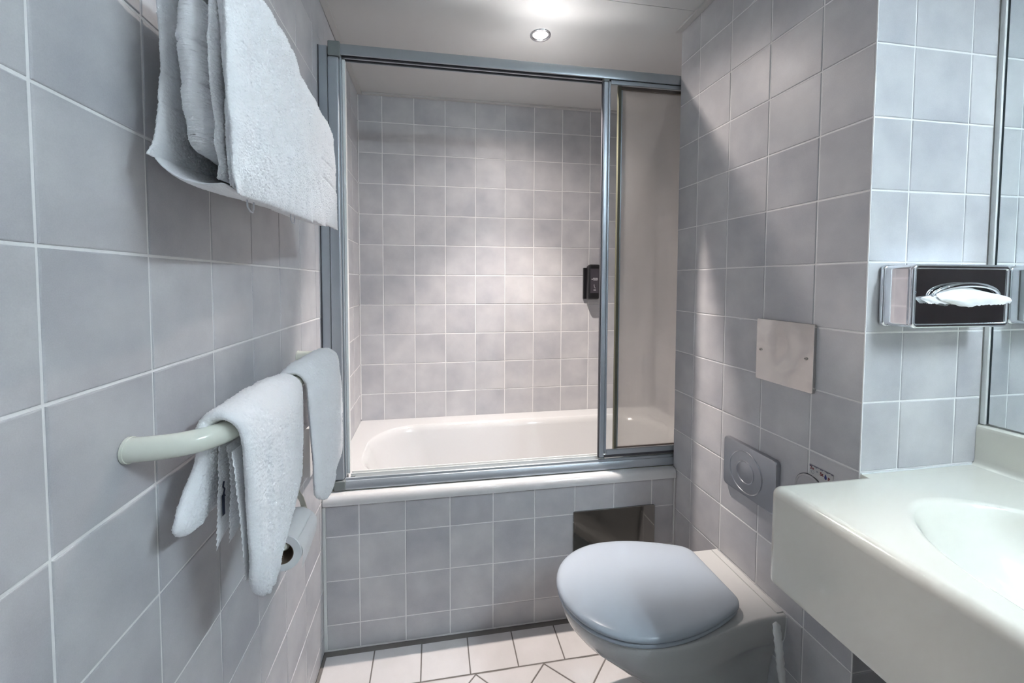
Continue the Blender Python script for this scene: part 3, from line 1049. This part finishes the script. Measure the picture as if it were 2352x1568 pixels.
# raised back ledge that runs up against the wall
put(box('back_ledge', XR - 0.022, XR - 0.0012, CY - 0.128, CY + 0.128, 0.3735, 0.3785, M['ceramic'], bevel=0.002), toilet)
LB, LT = 1.168, 0.700
lh = (0, 0.122, 0.57, 0.1815)
def lid_half(s):
    sm, hb, hm = 0.55, 0.112, 0.1815
    if s > sm:
        t = (s - sm) / (1 - sm)
        return hm * math.sqrt(max(0.0, 1 - t ** 2.15))
    return hb + (hm - hb) * math.sin(PI / 2 * s / sm) ** 0.92


def lid_ring(d, z, n=44):
    ss = [0.5 - 0.5 * math.cos(PI * k / n) for k in range(n + 1)]
    out = []
    for s in ss:
        w = lid_half(s)
        c = 0.055
        if s < c:
            w -= 0.026 * (1 - math.sqrt(max(0, 1 - (1 - s / c) ** 2)))
        x = LB + (LT - LB) * s
        # inset towards the middle of the lid
        k = 1 - d / 0.18
        out.append((0.925 + (x - 0.925) * (1 - d / 0.225), CY - w * k, z))
    back = [(x, 2 * CY - y, zz) for (x, y, zz) in out[1:-1]][::-1]
    return out + back


for nm, lev in (('seat', [(0.3765, 0.012), (0.3780, 0.006), (0.3830, 0.003), (0.3880, 0.005), (0.3892, 0.010)]),
                ('lid', [(0.3912, 0.010), (0.3926, 0.003), (0.3970, 0.000), (0.4025, 0.0005), (0.4070, 0.004), (0.4102, 0.011), (0.4125, 0.025), (0.4145, 0.055), (0.4156, 0.10), (0.4160, 0.14)])):
    rings = []
    for (z, d) in lev:
        rings.append(lid_ring(d, z))
    v, f = loft(rings)
    o = from_data(nm, v, f, M['lid'], smooth=True)
    put(smooth_by_angle(o, 60), toilet)
for s in (-1, 1):
    put(tube('hinge', [(LB - 0.012, CY + s * 0.065, 0.3752), (LB - 0.012, CY + s * 0.065, 0.3910)], 0.010, M['lid'], n=14), toilet)
put(tube('caulk_line', [(XR - 0.001, CY - 0.1375, 0.3700), (XR - 0.001, CY - 0.1365, 0.345), (XR - 0.001, CY - 0.134, 0.315), (XR - 0.001, CY - 0.126, 0.290)], 0.002, M['caulk'], n=8), toilet)

# toilet brush --------------------------------------------------------
brush = empty('toilet_brush', (1.205, -1.325, 0.0), 'white toilet brush with a wavy handle standing beside the toilet', 'toilet brush')
top, bot = Vector((1.200, -1.284, 0.408)), Vector((1.207, -1.326, 0.115))
path, rad = [], []
for k in range(40):
    t = k / 39.0
    p = top.lerp(bot, t)
    L_ = t * (top - bot).length
    if L_ < 0.125:
        r = 0.0088 + 0.0011 * math.sin(L_ / 0.021 * 2 * PI) * (1 if L_ > 0.012 else 0)
        if L_ < 0.010:
            r = 0.0088 * math.sqrt(max(0.05, 1 - ((0.010 - L_) / 0.010) ** 2))
    else:
        r = max(0.0052, 0.0088 - (L_ - 0.125) * 0.12)
    path.append(p); rad.append(r)
put(tube('handle', path, rad, M['white_plastic'], n=16), brush)
hv = []
for (r, z) in ((0.046, 0.001), (0.050, 0.006), (0.044, 0.06), (0.040, 0.115), (0.037, 0.118), (0.034, 0.112), (0.034, 0.02)):
    hv.append([(1.207 + r * math.cos(2 * PI * k / 28), -1.328 + r * math.sin(2 * PI * k / 28), z) for k in range(28)])
v, f = loft(hv, True, True)
put(smooth_by_angle(from_data('holder', v, f, M['white_plastic']), 50), brush)
put(tube('brush_head', [(1.207, -1.327, 0.022), (1.207, -1.327, 0.112)], 0.028, M['white_plastic'], n=18), brush)

# ------------------------------------------------------------------ washbasin counter
basin = empty('washbasin', (1.33, -2.0, 0.63), 'cream one-piece washbasin counter with deep apron under the mirror', 'washbasin')
CX0, CX1 = 1.050, XM - 0.0012
CYA, CYB = -1.4068, -2.90
CT = 0.8325
BCX, BCY, BA, BB = 1.305, -1.815, 0.200, 0.300
# top surface with oval bowl: polar grid that grows from the bowl to the rectangle
nA = 128
def edge_pt(a, inset=0.0):
    """ray from bowl centre to the inner rectangle border"""
    x0, x1, y0, y1 = CX0 + 0.020 + inset, CX1 - 0.030, CYB, CYA - 0.020
    dx, dy = math.cos(a), math.sin(a)
    t = 1e9
    if dx > 1e-9: t = min(t, (x1 - BCX) / dx)
    if dx < -1e-9: t = min(t, (x0 - BCX) / dx)
    if dy > 1e-9: t = min(t, (y1 - BCY) / dy)
    if dy < -1e-9: t = min(t, (y0 - BCY) / dy)
    return BCX + dx * t, BCY + dy * t
corner_angles = [math.atan2(y - BCY, x - BCX) for x in (CX0 + 0.020, CX1 - 0.030) for y in (CYB, CYA - 0.020)]
angs = sorted([2 * PI * k / nA - PI for k in range(nA)] + corner_angles)
nA = len(angs)
rings = []
for (s, z) in ((0.02, -0.150), (0.25, -0.149), (0.45, -0.143), (0.62, -0.126), (0.76, -0.098), (0.86, -0.066), (0.93, -0.036), (0.968, -0.016), (0.99, -0.0055), (1.01, -0.0015), (1.035, 0.0)):
    rings.append([(BCX + BA * s * math.cos(a), BCY + BB * s * math.sin(a), CT + z) for a in angs])
def ell_at(a):
    # make ellipse point lie on the same ray as the rectangle point
    r = 1.0 / math.sqrt((math.cos(a) / BA) ** 2 + (math.sin(a) / BB) ** 2)
    return r
for i in range(len(rings)):
    s, z = ((0.02, -0.150), (0.25, -0.149), (0.45, -0.143), (0.62, -0.126), (0.76, -0.098), (0.86, -0.066), (0.93, -0.036), (0.968, -0.016), (0.99, -0.0055), (1.01, -0.0015), (1.035, 0.0))[i]
    rings[i] = [(BCX + ell_at(a) * s * math.cos(a), BCY + ell_at(a) * s * math.sin(a), CT + z) for a in angs]
rings.append([edge_pt(a) + (CT,) for a in angs])
v, f = loft(rings, True, False)
put(smooth_by_angle(from_data('bowl_top', v, f, M['basin']), 35), basin)
# rounded apron around front and far end: profile swept along an L path
prof_ = []
for k in range(9):
    a = math.radians(90 * k / 8)
    prof_.append((0.020 * (1 - math.sin(a)), CT - 0.020 * (1 - math.cos(a))))
prof_ = [(0.020 - 0.020 * math.sin(math.radians(90 * k / 8)), CT - 0.020 + 0.020 * math.cos(math.radians(90 * k / 8))) for k in range(9)]
prof_ += [(0.0, 0.72), (0.0, 0.640), (0.001, 0.6335), (0.004, 0.6315), (0.022, 0.6315), (0.025, 0.640), (0.025, CT - 0.022)]
path_ = [(CX1, CYA, 0, -1), (CX0 + 0.020, CYA, 0, -1)]
verts, faces = [], []
secs = []
secs.append([(CX1 - 0.001, CYA - d, z) for (d, z) in prof_])
rc = 0.020
for k in range(9):
    a = math.radians(90 + 90 * k / 8)
    cx, cy = CX0 + rc, CYA - rc
    secs.append([(cx + math.cos(a) * (rc - d), cy + math.sin(a) * (rc - d), z) for (d, z) in prof_])
secs.append([(CX0 + d, CYB, z) for (d, z) in prof_])
n_ = len(prof_)
for s in secs:
    verts += s
for i in range(len(secs) - 1):
    for k in range(n_ - 1):
        a = i * n_ + k
        faces.append((a, a + 1, a + 1 + n_, a + n_))
bm = bmesh.new()
for q in verts:
    bm.verts.new(q)
bm.verts.ensure_lookup_table()
for q in faces:
    try:
        bm.faces.new([bm.verts[i] for i in q])
    except ValueError:
        pass
bmesh.ops.remove_doubles(bm, verts=bm.verts[:], dist=0.00005)
put(smooth_by_angle(from_bm('apron', bm, M['basin']), 40), basin)
# upstand with a cove against the mirror wall
pr = [(CX1 - 0.030, CT), (CX1 - 0.0235, CT + 0.0015), (CX1 - 0.0195, CT + 0.006), (CX1 - 0.018, CT + 0.014), (CX1 - 0.018, 0.915), (CX1 - 0.0165, 0.921), (CX1 - 0.012, 0.924), (CX1 - 0.001, 0.9245), (CX1 - 0.001, CT - 0.002), (CX1 - 0.029, CT - 0.002)]
V, F = [], []
for yy in (Y_BOX1 - 0.0004, CYB):
    V += [(x, yy, z) for (x, z) in pr]
k = len(pr)
for i in range(k - 1):
    F.append((i, i + 1, i + 1 + k, i + k))
F.append(tuple(range(k)))
bm = bmesh.new()
for q in V:
    bm.verts.new(q)
bm.verts.ensure_lookup_table()
for q in F:
    bm.faces.new([bm.verts[i] for i in q])
put(smooth_by_angle(from_bm('upstand', bm, M['basin']), 40), basin)
put(box('back_edge', XR + 0.001, CX1 - 0.001, CYA - 0.0225, Y_BOX1 - 0.0005, CT - 0.030, CT - 0.0001, M['basin']), basin)
put(tube('drain', [(BCX, BCY, CT - 0.1495), (BCX, BCY, CT - 0.146)], 0.022, M['chrome'], n=24), basin)
put(tube('sealant_bead', [(XR + 0.002, Y_BOX1 - 0.0010, CT + 0.0005), (XM - 0.030, Y_BOX1 - 0.0010, CT + 0.0005)], 0.0020, M['caulk'], n=8), basin)

# ------------------------------------------------------------------ tissue box on the short tiled face
TX0, TX1, TZ0, TZ1 = 1.309, 1.556, 1.157, 1.284
TYB, TYF = Y_BOX1 - 0.0008, -1.465
tb = empty('tissue_box', (1.43, TYB, TZ0), 'chrome wall tissue box mounted on pale tiles beside the mirror', 'tissue box')
bm = bmesh.new()
bm_box(bm, TX0, TX1, TYF, TYB, TZ0, TZ1, 0.009, 4)
put(smooth_by_angle(from_bm('case', bm, M['chrome']), 45), tb)
# raised rim round the front and the back flange
def frame_path(x0, x1, z0, z1, r, y, n=7):
    pts = []
    for (cx, cz, a0) in ((x1 - r, z1 - r, 0), (x0 + r, z1 - r, 90), (x0 + r, z0 + r, 180), (x1 - r, z0 + r, 270)):
        for k in range(n):
            a = math.radians(a0 + 90 * k / (n - 1))
            pts.append(Vector((cx + r * math.cos(a), y, cz + r * math.sin(a))))
    return pts
def closed_tube(name, pts, r, material, parent, n=12):
    V, F = [], []
    m = len(pts)
    for i in range(m):
        t = (pts[(i + 1) % m] - pts[i - 1]).normalized()
        u = Vector((0, 1, 0)); w = t.cross(u).normalized()
        for k in range(n):
            a = 2 * PI * k / n
            V.append(pts[i] + u * (r * math.cos(a)) + w * (r * math.sin(a)))
    for i in range(m):
        for k in range(n):
            a, b = i * n + k, i * n + (k + 1) % n
            c, d = ((i + 1) % m) * n + (k + 1) % n, ((i + 1) % m) * n + k
            F.append((a, b, c, d))
    o = from_data(name, V, F, material, smooth=True)
    return put(o, parent)
closed_tube('front_rim', frame_path(TX0 + 0.004, TX1 - 0.004, TZ0 + 0.004, TZ1 - 0.004, 0.007, TYF + 0.0025), 0.0052, M['chrome'], tb)
closed_tube('back_flange', frame_path(TX0 + 0.002, TX1 - 0.002, TZ0 + 0.003, TZ1 - 0.003, 0.007, TYB - 0.006), 0.0056, M['chrome'], tb)
# oval slot with a raised hood over its upper half
SX, SZ, SA, SB = 1.438, 1.2155, 0.0865, 0.0290
hood, rr = [], []
for k in range(25):
    a = PI * k / 24
    hood.append((SX + SA * math.cos(a), TYF - 0.003 - 0.006 * math.sin(a), SZ + SB * math.sin(a) ** 0.9))
    rr.append(0.0022 + 0.0028 * math.sin(a))
put(tube('slot_hood', hood, rr, M['chrome'], n=12), tb)
V = [(SX + (SA - 0.002) * math.cos(2 * PI * k / 40), TYF - 0.0006, SZ + (SB - 0.001) * math.sin(2 * PI * k / 40) * (1 if k <= 20 else 0.35)) for k in range(40)]
put(from_data('slot', V, [tuple(range(40))], M['black']), tb)
tissue = empty('paper_tissue', (SX, TYF - 0.012, 1.20), 'crumpled white paper tissue pulled out of the chrome box', 'tissue')
rs = np.random.RandomState(5)


def crumple(ctrl, nu, nv, amp, seed):
    r2 = np.random.RandomState(seed)
    G = np.array([catmull(c, nu) for c in ctrl])
    G = np.stack([catmull(G[:, j], nv) for j in range(nu)], 1)
    nz = smooth_noise((nv, nu), (4, 7), r2) + 0.5 * smooth_noise((nv, nu), (7, 12), r2)
    G[..., 1] -= nz * amp
    G[-1, :, 2] += r2.normal(0, 0.0010, nu)
    I = np.arange(nu * nv).reshape(nv, nu)
    F = np.stack([I[:-1, :-1], I[:-1, 1:], I[1:, 1:], I[1:, :-1]], -1).reshape(-1, 4).tolist()
    return G.reshape(-1, 3).tolist(), F


v, f = crumple([[(1.362, TYF - 0.0015, 1.226), (1.40, TYF - 0.002, 1.240), (1.44, TYF - 0.002, 1.239), (1.48, TYF - 0.002, 1.232), (1.515, TYF - 0.0015, 1.219)],
                [(1.357, TYF - 0.010, 1.220), (1.40, TYF - 0.012, 1.224), (1.44, TYF - 0.014, 1.222), (1.49, TYF - 0.014, 1.226), (1.53, TYF - 0.012, 1.221)],
                [(1.362, TYF - 0.014, 1.214), (1.40, TYF - 0.020, 1.212), (1.45, TYF - 0.022, 1.217), (1.50, TYF - 0.020, 1.219), (1.546, TYF - 0.014, 1.212)],
                [(1.385, TYF - 0.012, 1.207), (1.415, TYF - 0.018, 1.199), (1.45, TYF - 0.021, 1.203), (1.50, TYF - 0.018, 1.2045), (1.538, TYF - 0.013, 1.205)]], 34, 22, 0.0024, 4)
put(from_data('front_ply', v, f, M['paper'], smooth=True), tissue)
v, f = crumple([[(1.350, TYF - 0.004, 1.222), (1.38, TYF - 0.005, 1.224), (1.41, TYF - 0.005, 1.222)],
                [(1.322, TYF - 0.006, 1.218), (1.36, TYF - 0.009, 1.214), (1.40, TYF - 0.010, 1.211)],
                [(1.340, TYF - 0.006, 1.2065), (1.37, TYF - 0.010, 1.2055), (1.395, TYF - 0.010, 1.205)]], 20, 14, 0.0016, 9)
put(from_data('back_ply', v, f, M['paper'], smooth=True), tissue)

# ------------------------------------------------------------------ grab bar with two hand towels
BZ, BX, BR = 1.043, 0.090, 0.0150
bar = empty('grab_bar', (0.0, -1.266, BZ), 'cream curved grab bar on the left tiled wall carrying hand towels', 'grab bar')
pts = [(0.0012, -1.5775, BZ), (0.020, -1.5762, BZ), (0.040, -1.5725, BZ), (0.058, -1.565, BZ), (0.073, -1.552, BZ), (0.083, -1.535, BZ), (0.0885, -1.515, BZ), (BX, -1.490, BZ), (BX, -1.40, BZ), (BX, -1.20, BZ),
       (BX, -1.045, BZ), (0.0885, -1.018, BZ), (0.083, -0.998, BZ), (0.073, -0.981, BZ), (0.058, -0.968, BZ), (0.040, -0.9605, BZ), (0.020, -0.957, BZ), (0.0012, -0.9555, BZ)]
pts = catmull(pts, 70)
put(tube('rod', pts, BR, M['bar'], n=24), bar)
for yy in (-1.5775, -0.9555):
    put(tube('wall_ring', [(0.0006, yy, BZ), (0.004, yy, BZ)], BR + 0.0012, M['bar'], n=24), bar)


def over_bar(front, top_y, back, seed, thick, nv=300, nu=130, lift=0.0, fx=0.114, bxx=0.062):
    """rows from front hem, up, over the bar and down behind; front/back = list of (z, y_near, y_far)"""
    rows = []
    for (z, a, b, x) in front:
        rows.append([(x, a, z), (x + 0.006, (2 * a + b) / 3, z - 0.001), (x + 0.006, (a + 2 * b) / 3, z - 0.001), (x - 0.001, b, z)])
    r = BR + thick / 2 + 0.001 + lift
    a, b = top_y
    for ang in (20, 55, 90, 125, 160):
        an = math.radians(ang)
        x, z = BX + r * math.cos(an), BZ + r * math.sin(an)
        rows.append([(x, a, z), (x, (2 * a + b) / 3, z + 0.002), (x, (a + 2 * b) / 3, z + 0.002), (x, b, z)])
    for (z, a, b, x) in back:
        rows.append([(x, a, z), (x - 0.003, (2 * a + b) / 3, z), (x - 0.003, (a + 2 * b) / 3, z), (x, b, z)])
    return sheet_arrays(rows, nv, nu, thick, wob=0.0022, fuzz=0.0008, edge=9.0, seed=seed)


f1 = [(0.787, -1.502, -1.462, 0.114), (0.800, -1.516, -1.455, 0.115), (0.826, -1.526, -1.442, 0.115), (0.850, -1.530, -1.398, 0.116), (0.885, -1.534, -1.345, 0.116), (0.950, -1.541, -1.324, 0.116), (1.000, -1.548, -1.318, 0.116), (1.030, -1.551, -1.318, 0.116)]
b1 = [(1.030, -1.540, -1.330, 0.058), (1.000, -1.528, -1.340, 0.051), (0.965, -1.546, -1.36, 0.046), (0.935, -1.563, -1.38, 0.043), (0.925, -1.563, -1.39, 0.042), (0.914, -1.550, -1.40, 0.042), (0.908, -1.525, -1.42, 0.042)]
ht = cloth('hand_towel', [over_bar(f1, (-1.552, -1.318), b1, 21, 0.020),
                          # folded inner layers seen between the two drops
                          sheet_arrays([[(0.066, -1.506, 1.018), (0.067, -1.42, 1.018), (0.067, -1.345, 1.018)], [(0.066, -1.512, 0.96), (0.067, -1.42, 0.955), (0.067, -1.345, 0.955)],
                                        [(0.065, -1.514, 0.915), (0.067, -1.43, 0.905), (0.067, -1.36, 0.90)], [(0.064, -1.512, 0.868), (0.066, -1.492, 0.882), (0.067, -1.40, 0.90)]], 150, 60, 0.0042, wob=0.001, fuzz=0.0003, seed=3, wave=0.0013),
                          sheet_arrays([[(0.082, -1.518, 1.018), (0.082, -1.43, 1.018), (0.082, -1.345, 1.018)], [(0.081, -1.508, 0.96), (0.082, -1.43, 0.955), (0.082, -1.345, 0.955)],
                                        [(0.080, -1.512, 0.915), (0.082, -1.44, 0.91), (0.082, -1.36, 0.905)], [(0.079, -1.510, 0.876), (0.081, -1.49, 0.883), (0.082, -1.41, 0.90)]], 150, 60, 0.0042, wob=0.001, fuzz=0.0003, seed=4, wave=0.0013),
                          sheet_arrays([[(0.1005, -1.545, 1.020), (0.101, -1.45, 1.02), (0.101, -1.33, 1.02)], [(0.102, -1.536, 0.95), (0.102, -1.44, 0.95), (0.102, -1.33, 0.95)],
                                        [(0.102, -1.528, 0.88), (0.102, -1.44, 0.87), (0.102, -1.35, 0.875)], [(0.101, -1.516, 0.822), (0.102, -1.49, 0.815), (0.102, -1.45, 0.83)]], 170, 70, 0.0042, wob=0.001, fuzz=0.0003, seed=8, wave=0.0012)],
           M['terry'])
tag(ht, 'white hand towel on the near end of the grab bar, with inner hems showing', 'towel', 'hand towels on the grab bar')
put_l = box('care_label', 0.0690, 0.0696, -1.5075, -1.5010, 0.914, 0.944, M['ink'])
put_l.parent = ht
put_l2 = tube('loose_thread', [(0.0695, -1.5020, 0.962), (0.0695, -1.5045, 0.955), (0.0695, -1.5005, 0.950), (0.0695, -1.5035, 0.944), (0.0695, -1.5000, 0.940)], 0.0010, M['ink'], n=6)
put_l2.parent = ht

f2 = [(0.752, -1.168, -1.116, 0.115), (0.768, -1.200, -1.080, 0.116), (0.790, -1.224, -1.064, 0.117), (0.812, -1.232, -1.000, 0.118), (0.835, -1.236, -0.985, 0.118), (0.885, -1.243, -0.985, 0.118), (0.960, -1.254, -0.992, 0.117), (1.030, -1.268, -1.008, 0.116)]
b2 = [(1.030, -1.262, -1.010, 0.060), (1.000, -1.240, -1.010, 0.054), (0.950, -1.200, -1.00, 0.048), (0.900, -1.150, -1.00, 0.045), (0.872, -1.110, -1.02, 0.044)]
ht2 = cloth('hand_towel', [over_bar(f2, (-1.276, -1.018), b2, 31, 0.019)], M['terry'])
tag(ht2, 'white hand towel on the far end of the grab bar, next to the shower frame', 'towel', 'hand towels on the grab bar')

# ------------------------------------------------------------------ big bath towel on the upper rail
rail_o = empty('towel_rail', (0.09, -1.35, 1.60), 'slim chrome towel rail hidden inside the large folded bath towel', 'towel rail')
put(tube('rod', [(0.088, -1.54, 1.594), (0.088, -1.12, 1.594)], 0.006, M['chrome'], n=14), rail_o)
for yy in (-1.36, -1.18):
    put(tube('bracket', [(0.0008, yy, 1.594), (0.082, yy, 1.594)], 0.005, M['chrome'], n=10), rail_o)
    put(tube('wall_rose', [(0.0006, yy, 1.594), (0.006, yy, 1.594)], 0.016, M['chrome'], n=18), rail_o)


def pad(x, near, far, seed, thick, nv=240, nu=200, edge=10, wob=0.0022, bulge=0.003, grooves=()):
    """hanging layer: near/far = lists of (z, y) from the bottom up"""
    rows = []
    for (zn, yn), (zf_, yf_) in zip(near, far):
        rows.append([(x, yn, zn), (x + bulge, yn * 0.67 + yf_ * 0.33, zn * 0.67 + zf_ * 0.33), (x + bulge, yn * 0.33 + yf_ * 0.67, zn * 0.33 + zf_ * 0.67), (x - 0.002, yf_, zf_)])
    return sheet_arrays(rows, nv, nu, thick, wob=wob, fuzz=0.0009, edge=edge, seed=seed, grooves=grooves)


def wrap(d, near, far, seed, thick, to_back, edge=8, grooves=(), nv=300, nu=210):
    """layer that hangs in front, turns over the rail and (if to_back) hangs down behind;
    near/far = (z, y) up the front from hem to shoulder"""
    rows = []
    for (zn, yn), (zf_, yf_) in zip(near, far):
        x = 0.132 + d
        rows.append([(x, yn, zn), (x + 0.002, yn * 0.67 + yf_ * 0.33, zn * 0.67 + zf_ * 0.33), (x + 0.002, yn * 0.33 + yf_ * 0.67, zn * 0.33 + zf_ * 0.67), (x - 0.001, yf_, zf_)])
    yn, yf_ = near[-1][1], far[-1][1]
    top = [(0.1295 + d, 1.592 + 0.3 * d), (0.120 + 0.8 * d, 1.606 + 0.6 * d), (0.101 + 0.4 * d, 1.615 + 0.8 * d), (0.085, 1.618 + 0.8 * d)]
    if to_back:
        top += [(0.068, 1.614), (0.052, 1.600), (0.045, 1.580), (0.043, 1.54), (0.043, 1.48), (0.043, 1.42), (0.043, 1.394)]
    for k, (x, z) in enumerate(top):
        t = k / (len(top) - 1.0)
        ya = yn + 0.02 * t
        if to_back:
            ya = yn + (-1.563 - yn) * min(1.0, k / 7.0) - 0.040 * max(0.0, (k - 7) / 4.0)
        yb = yf_ + (0.0 if to_back else -0.02 * t)
        drop = 0.014 if z > 1.57 else 0.0
        rows.append([(x, ya, z), (x, ya * 0.67 + yb * 0.33, z), (x, ya * 0.3 + yb * 0.7, z), (x, yb, z - drop)])
    return sheet_arrays(rows, nv, nu, thick, wob=0.0018, fuzz=0.0009, edge=edge, seed=seed, grooves=grooves)


sheets = []
# outer fold: front, over the rail, down behind
sheets.append(wrap(0.0, [(1.360, -1.600), (1.42, -1.604), (1.47, -1.608), (1.53, -1.612), (1.575, -1.618)],
                   [(1.376, -1.052), (1.42, -1.074), (1.47, -1.088), (1.53, -1.090), (1.562, -1.100)], 41, 0.021, True, edge=9, grooves=(1.500, 1.462), nv=420))
# middle bundle inside
sheets.append(pad(0.0915, [(1.402, -1.584), (1.45, -1.597), (1.52, -1.606), (1.578, -1.610)], [(1.39, -1.09), (1.45, -1.09), (1.52, -1.11), (1.565, -1.14)], 42, 0.049, edge=9, grooves=(1.522, 1.478)))
# thin fold just inside the front
sheets.append(pad(0.1205, [(1.366, -1.606), (1.42, -1.610), (1.50, -1.617), (1.582, -1.621)], [(1.378, -1.10), (1.45, -1.11), (1.52, -1.12), (1.575, -1.15)], 43, 0.011, edge=16))
# two front folds, each ending in a soft vertical crease
sheets.append(wrap(0.0065, [(1.355, -1.612), (1.42, -1.616), (1.47, -1.618), (1.53, -1.622), (1.575, -1.622)],
                   [(1.366, -1.196), (1.42, -1.205), (1.47, -1.220), (1.53, -1.242), (1.571, -1.262)], 44, 0.019, False, edge=4))
sheets.append(wrap(0.0130, [(1.347, -1.622), (1.40, -1.628), (1.45, -1.631), (1.52, -1.633), (1.575, -1.632)],
                   [(1.357, -1.316), (1.40, -1.328), (1.45, -1.343), (1.52, -1.360), (1.571, -1.385)], 45, 0.025, False, edge=3.6))
# underside: turns from the back layer to the front one
under = []
for (x, y, z) in ((0.028, -1.568, 1.410), (0.033, -1.573, 1.4035), (0.045, -1.583, 1.390), (0.060, -1.590, 1.378), (0.080, -1.598, 1.367), (0.105, -1.604, 1.360), (0.130, -1.614, 1.358)):
    under.append([(x, y, z), (x, -1.52, z + 0.003), (x, -1.40, z + 0.010), (x, -1.10, z + 0.022)])
sheets.append(sheet_arrays(under, 90, 180, 0.007, wob=0.0012, fuzz=0.0003, edge=20, seed=47))
bt = cloth('bath_towel', sheets, M['terry'])
tag(bt, 'large white bath towel folded thick and hung high on the left wall', 'towel')
for (y, z) in ((-1.515, 1.352), (-1.345, 1.360)):
    w = 0.010
    o = tube('hanging_loop', [(0.118, y - w, z + 0.006), (0.118, y - w * 0.9, z - 0.004), (0.119, y - w * 0.3, z - 0.009), (0.119, y + w * 0.4, z - 0.009), (0.118, y + w, z - 0.003), (0.118, y + w, z + 0.006)], 0.0012, M['hem'], n=8)
    o.parent = bt

# ------------------------------------------------------------------ paper roll, holder, white wall box
RY0, RY1, RXc, RZ, RR = -1.282, -1.178, 0.066, 0.7065, 0.0375
hold = empty('paper_holder', (0.0, -1.14, 0.71), 'white toilet paper holder on the tiles under the grab bar', 'paper holder')
put(tube('spindle', [(RXc, RY0 + 0.004, RZ + 0.011), (RXc, RY0 + 0.009, RZ + 0.011), (RXc, -1.150, RZ + 0.011)], [0.0085, 0.0125, 0.0125], M['bar'], n=18), hold)
put(tube('arm', [(RXc, -1.150, RZ + 0.011), (RXc, -1.138, RZ + 0.013), (RXc - 0.006, -1.134, RZ + 0.03), (0.035, -1.130, RZ + 0.075), (0.016, -1.127, RZ + 0.095), (0.0010, -1.126, RZ + 0.098)], 0.006, M['bar'], n=12), hold)
put(tube('wall_rose', [(0.0006, -1.126, RZ + 0.098), (0.006, -1.126, RZ + 0.098)], 0.016, M['bar'], n=18), hold)
roll = empty('toilet_roll', (RXc, RY0, RZ), 'started white toilet paper roll with a loose hanging sheet', 'toilet roll')
V, F = [], []
n = 56
prof = [(0.0215, RY1), (RR - 0.001, RY1), (RR, RY1 - 0.001), (RR, RY0 + 0.001), (RR - 0.001, RY0), (0.0225, RY0)]
for (r, y) in prof:
    for k in range(n):
        a = 2 * PI * k / n
        V.append((RXc + r * math.cos(a), y, RZ + r * math.sin(a)))
for i in range(len(prof) - 1):
    for k in range(n):
        a, b = i * n + k, i * n + (k + 1) % n
        F.append((a, b, b + n, a + n))
put(smooth_by_angle(from_data('paper', V, F, M['paper']), 40), roll)
V, F = [], []
for (r, y) in ((0.0225, RY0), (0.0215, RY0), (0.0215, RY1), (0.0225, RY1)):
    for k in range(n):
        a = 2 * PI * k / n
        V.append((RXc + r * math.cos(a), y, RZ + r * math.sin(a)))
for i in range(3):
    for k in range(n):
        a, b = i * n + k, i * n + (k + 1) % n
        F.append((a, b, b + n, a + n))
put(smooth_by_angle(from_data('core', V, F, M['card']), 40), roll)
rows = []
for (da, x, z) in ((0, RXc + 0.030, RZ + 0.025), (0, RXc + 0.0385, RZ + 0.008), (0, RXc + 0.0395, RZ - 0.004), (0, RXc + 0.038, RZ - 0.017), (0, RXc + 0.0365, RZ - 0.028)):
    rows.append([(x, RY0 + 0.001, z), (x + 0.0008, (RY0 + RY1) / 2, z), (x, RY1 - 0.001, z)])
G = np.array([catmull(r, 20) for r in rows]); G = np.stack([catmull(G[:, j], 16) for j in range(20)], 1)
tailz = np.linspace(0, 1, 16)[:, None] * (np.linspace(-0.010, 0.008, 20)[None, :])
G[..., 2] += tailz
I = np.arange(320).reshape(16, 20)
Fq = np.stack([I[:-1, :-1], I[:-1, 1:], I[1:, 1:], I[1:, :-1]], -1).reshape(-1, 4).tolist()
put(from_data('loose_sheet', G.reshape(-1, 3).tolist(), Fq, M['paper'], smooth=True), roll)

wb = empty('wall_box', (0.0, -0.88, 0.70), 'flat white plastic box on the left wall behind the far hand towel', 'wall box')
put(box('housing', 0.0040, 0.028, -0.953, -0.83, 0.703, 0.842, M['white_plastic'], bevel=0.003), wb)
put(box('shadow_gap', 0.0006, 0.0038, -0.950, -0.835, 0.708, 0.838, M['alu_dark']), wb)  # dark sheet standing in for the shadow gap behind the box
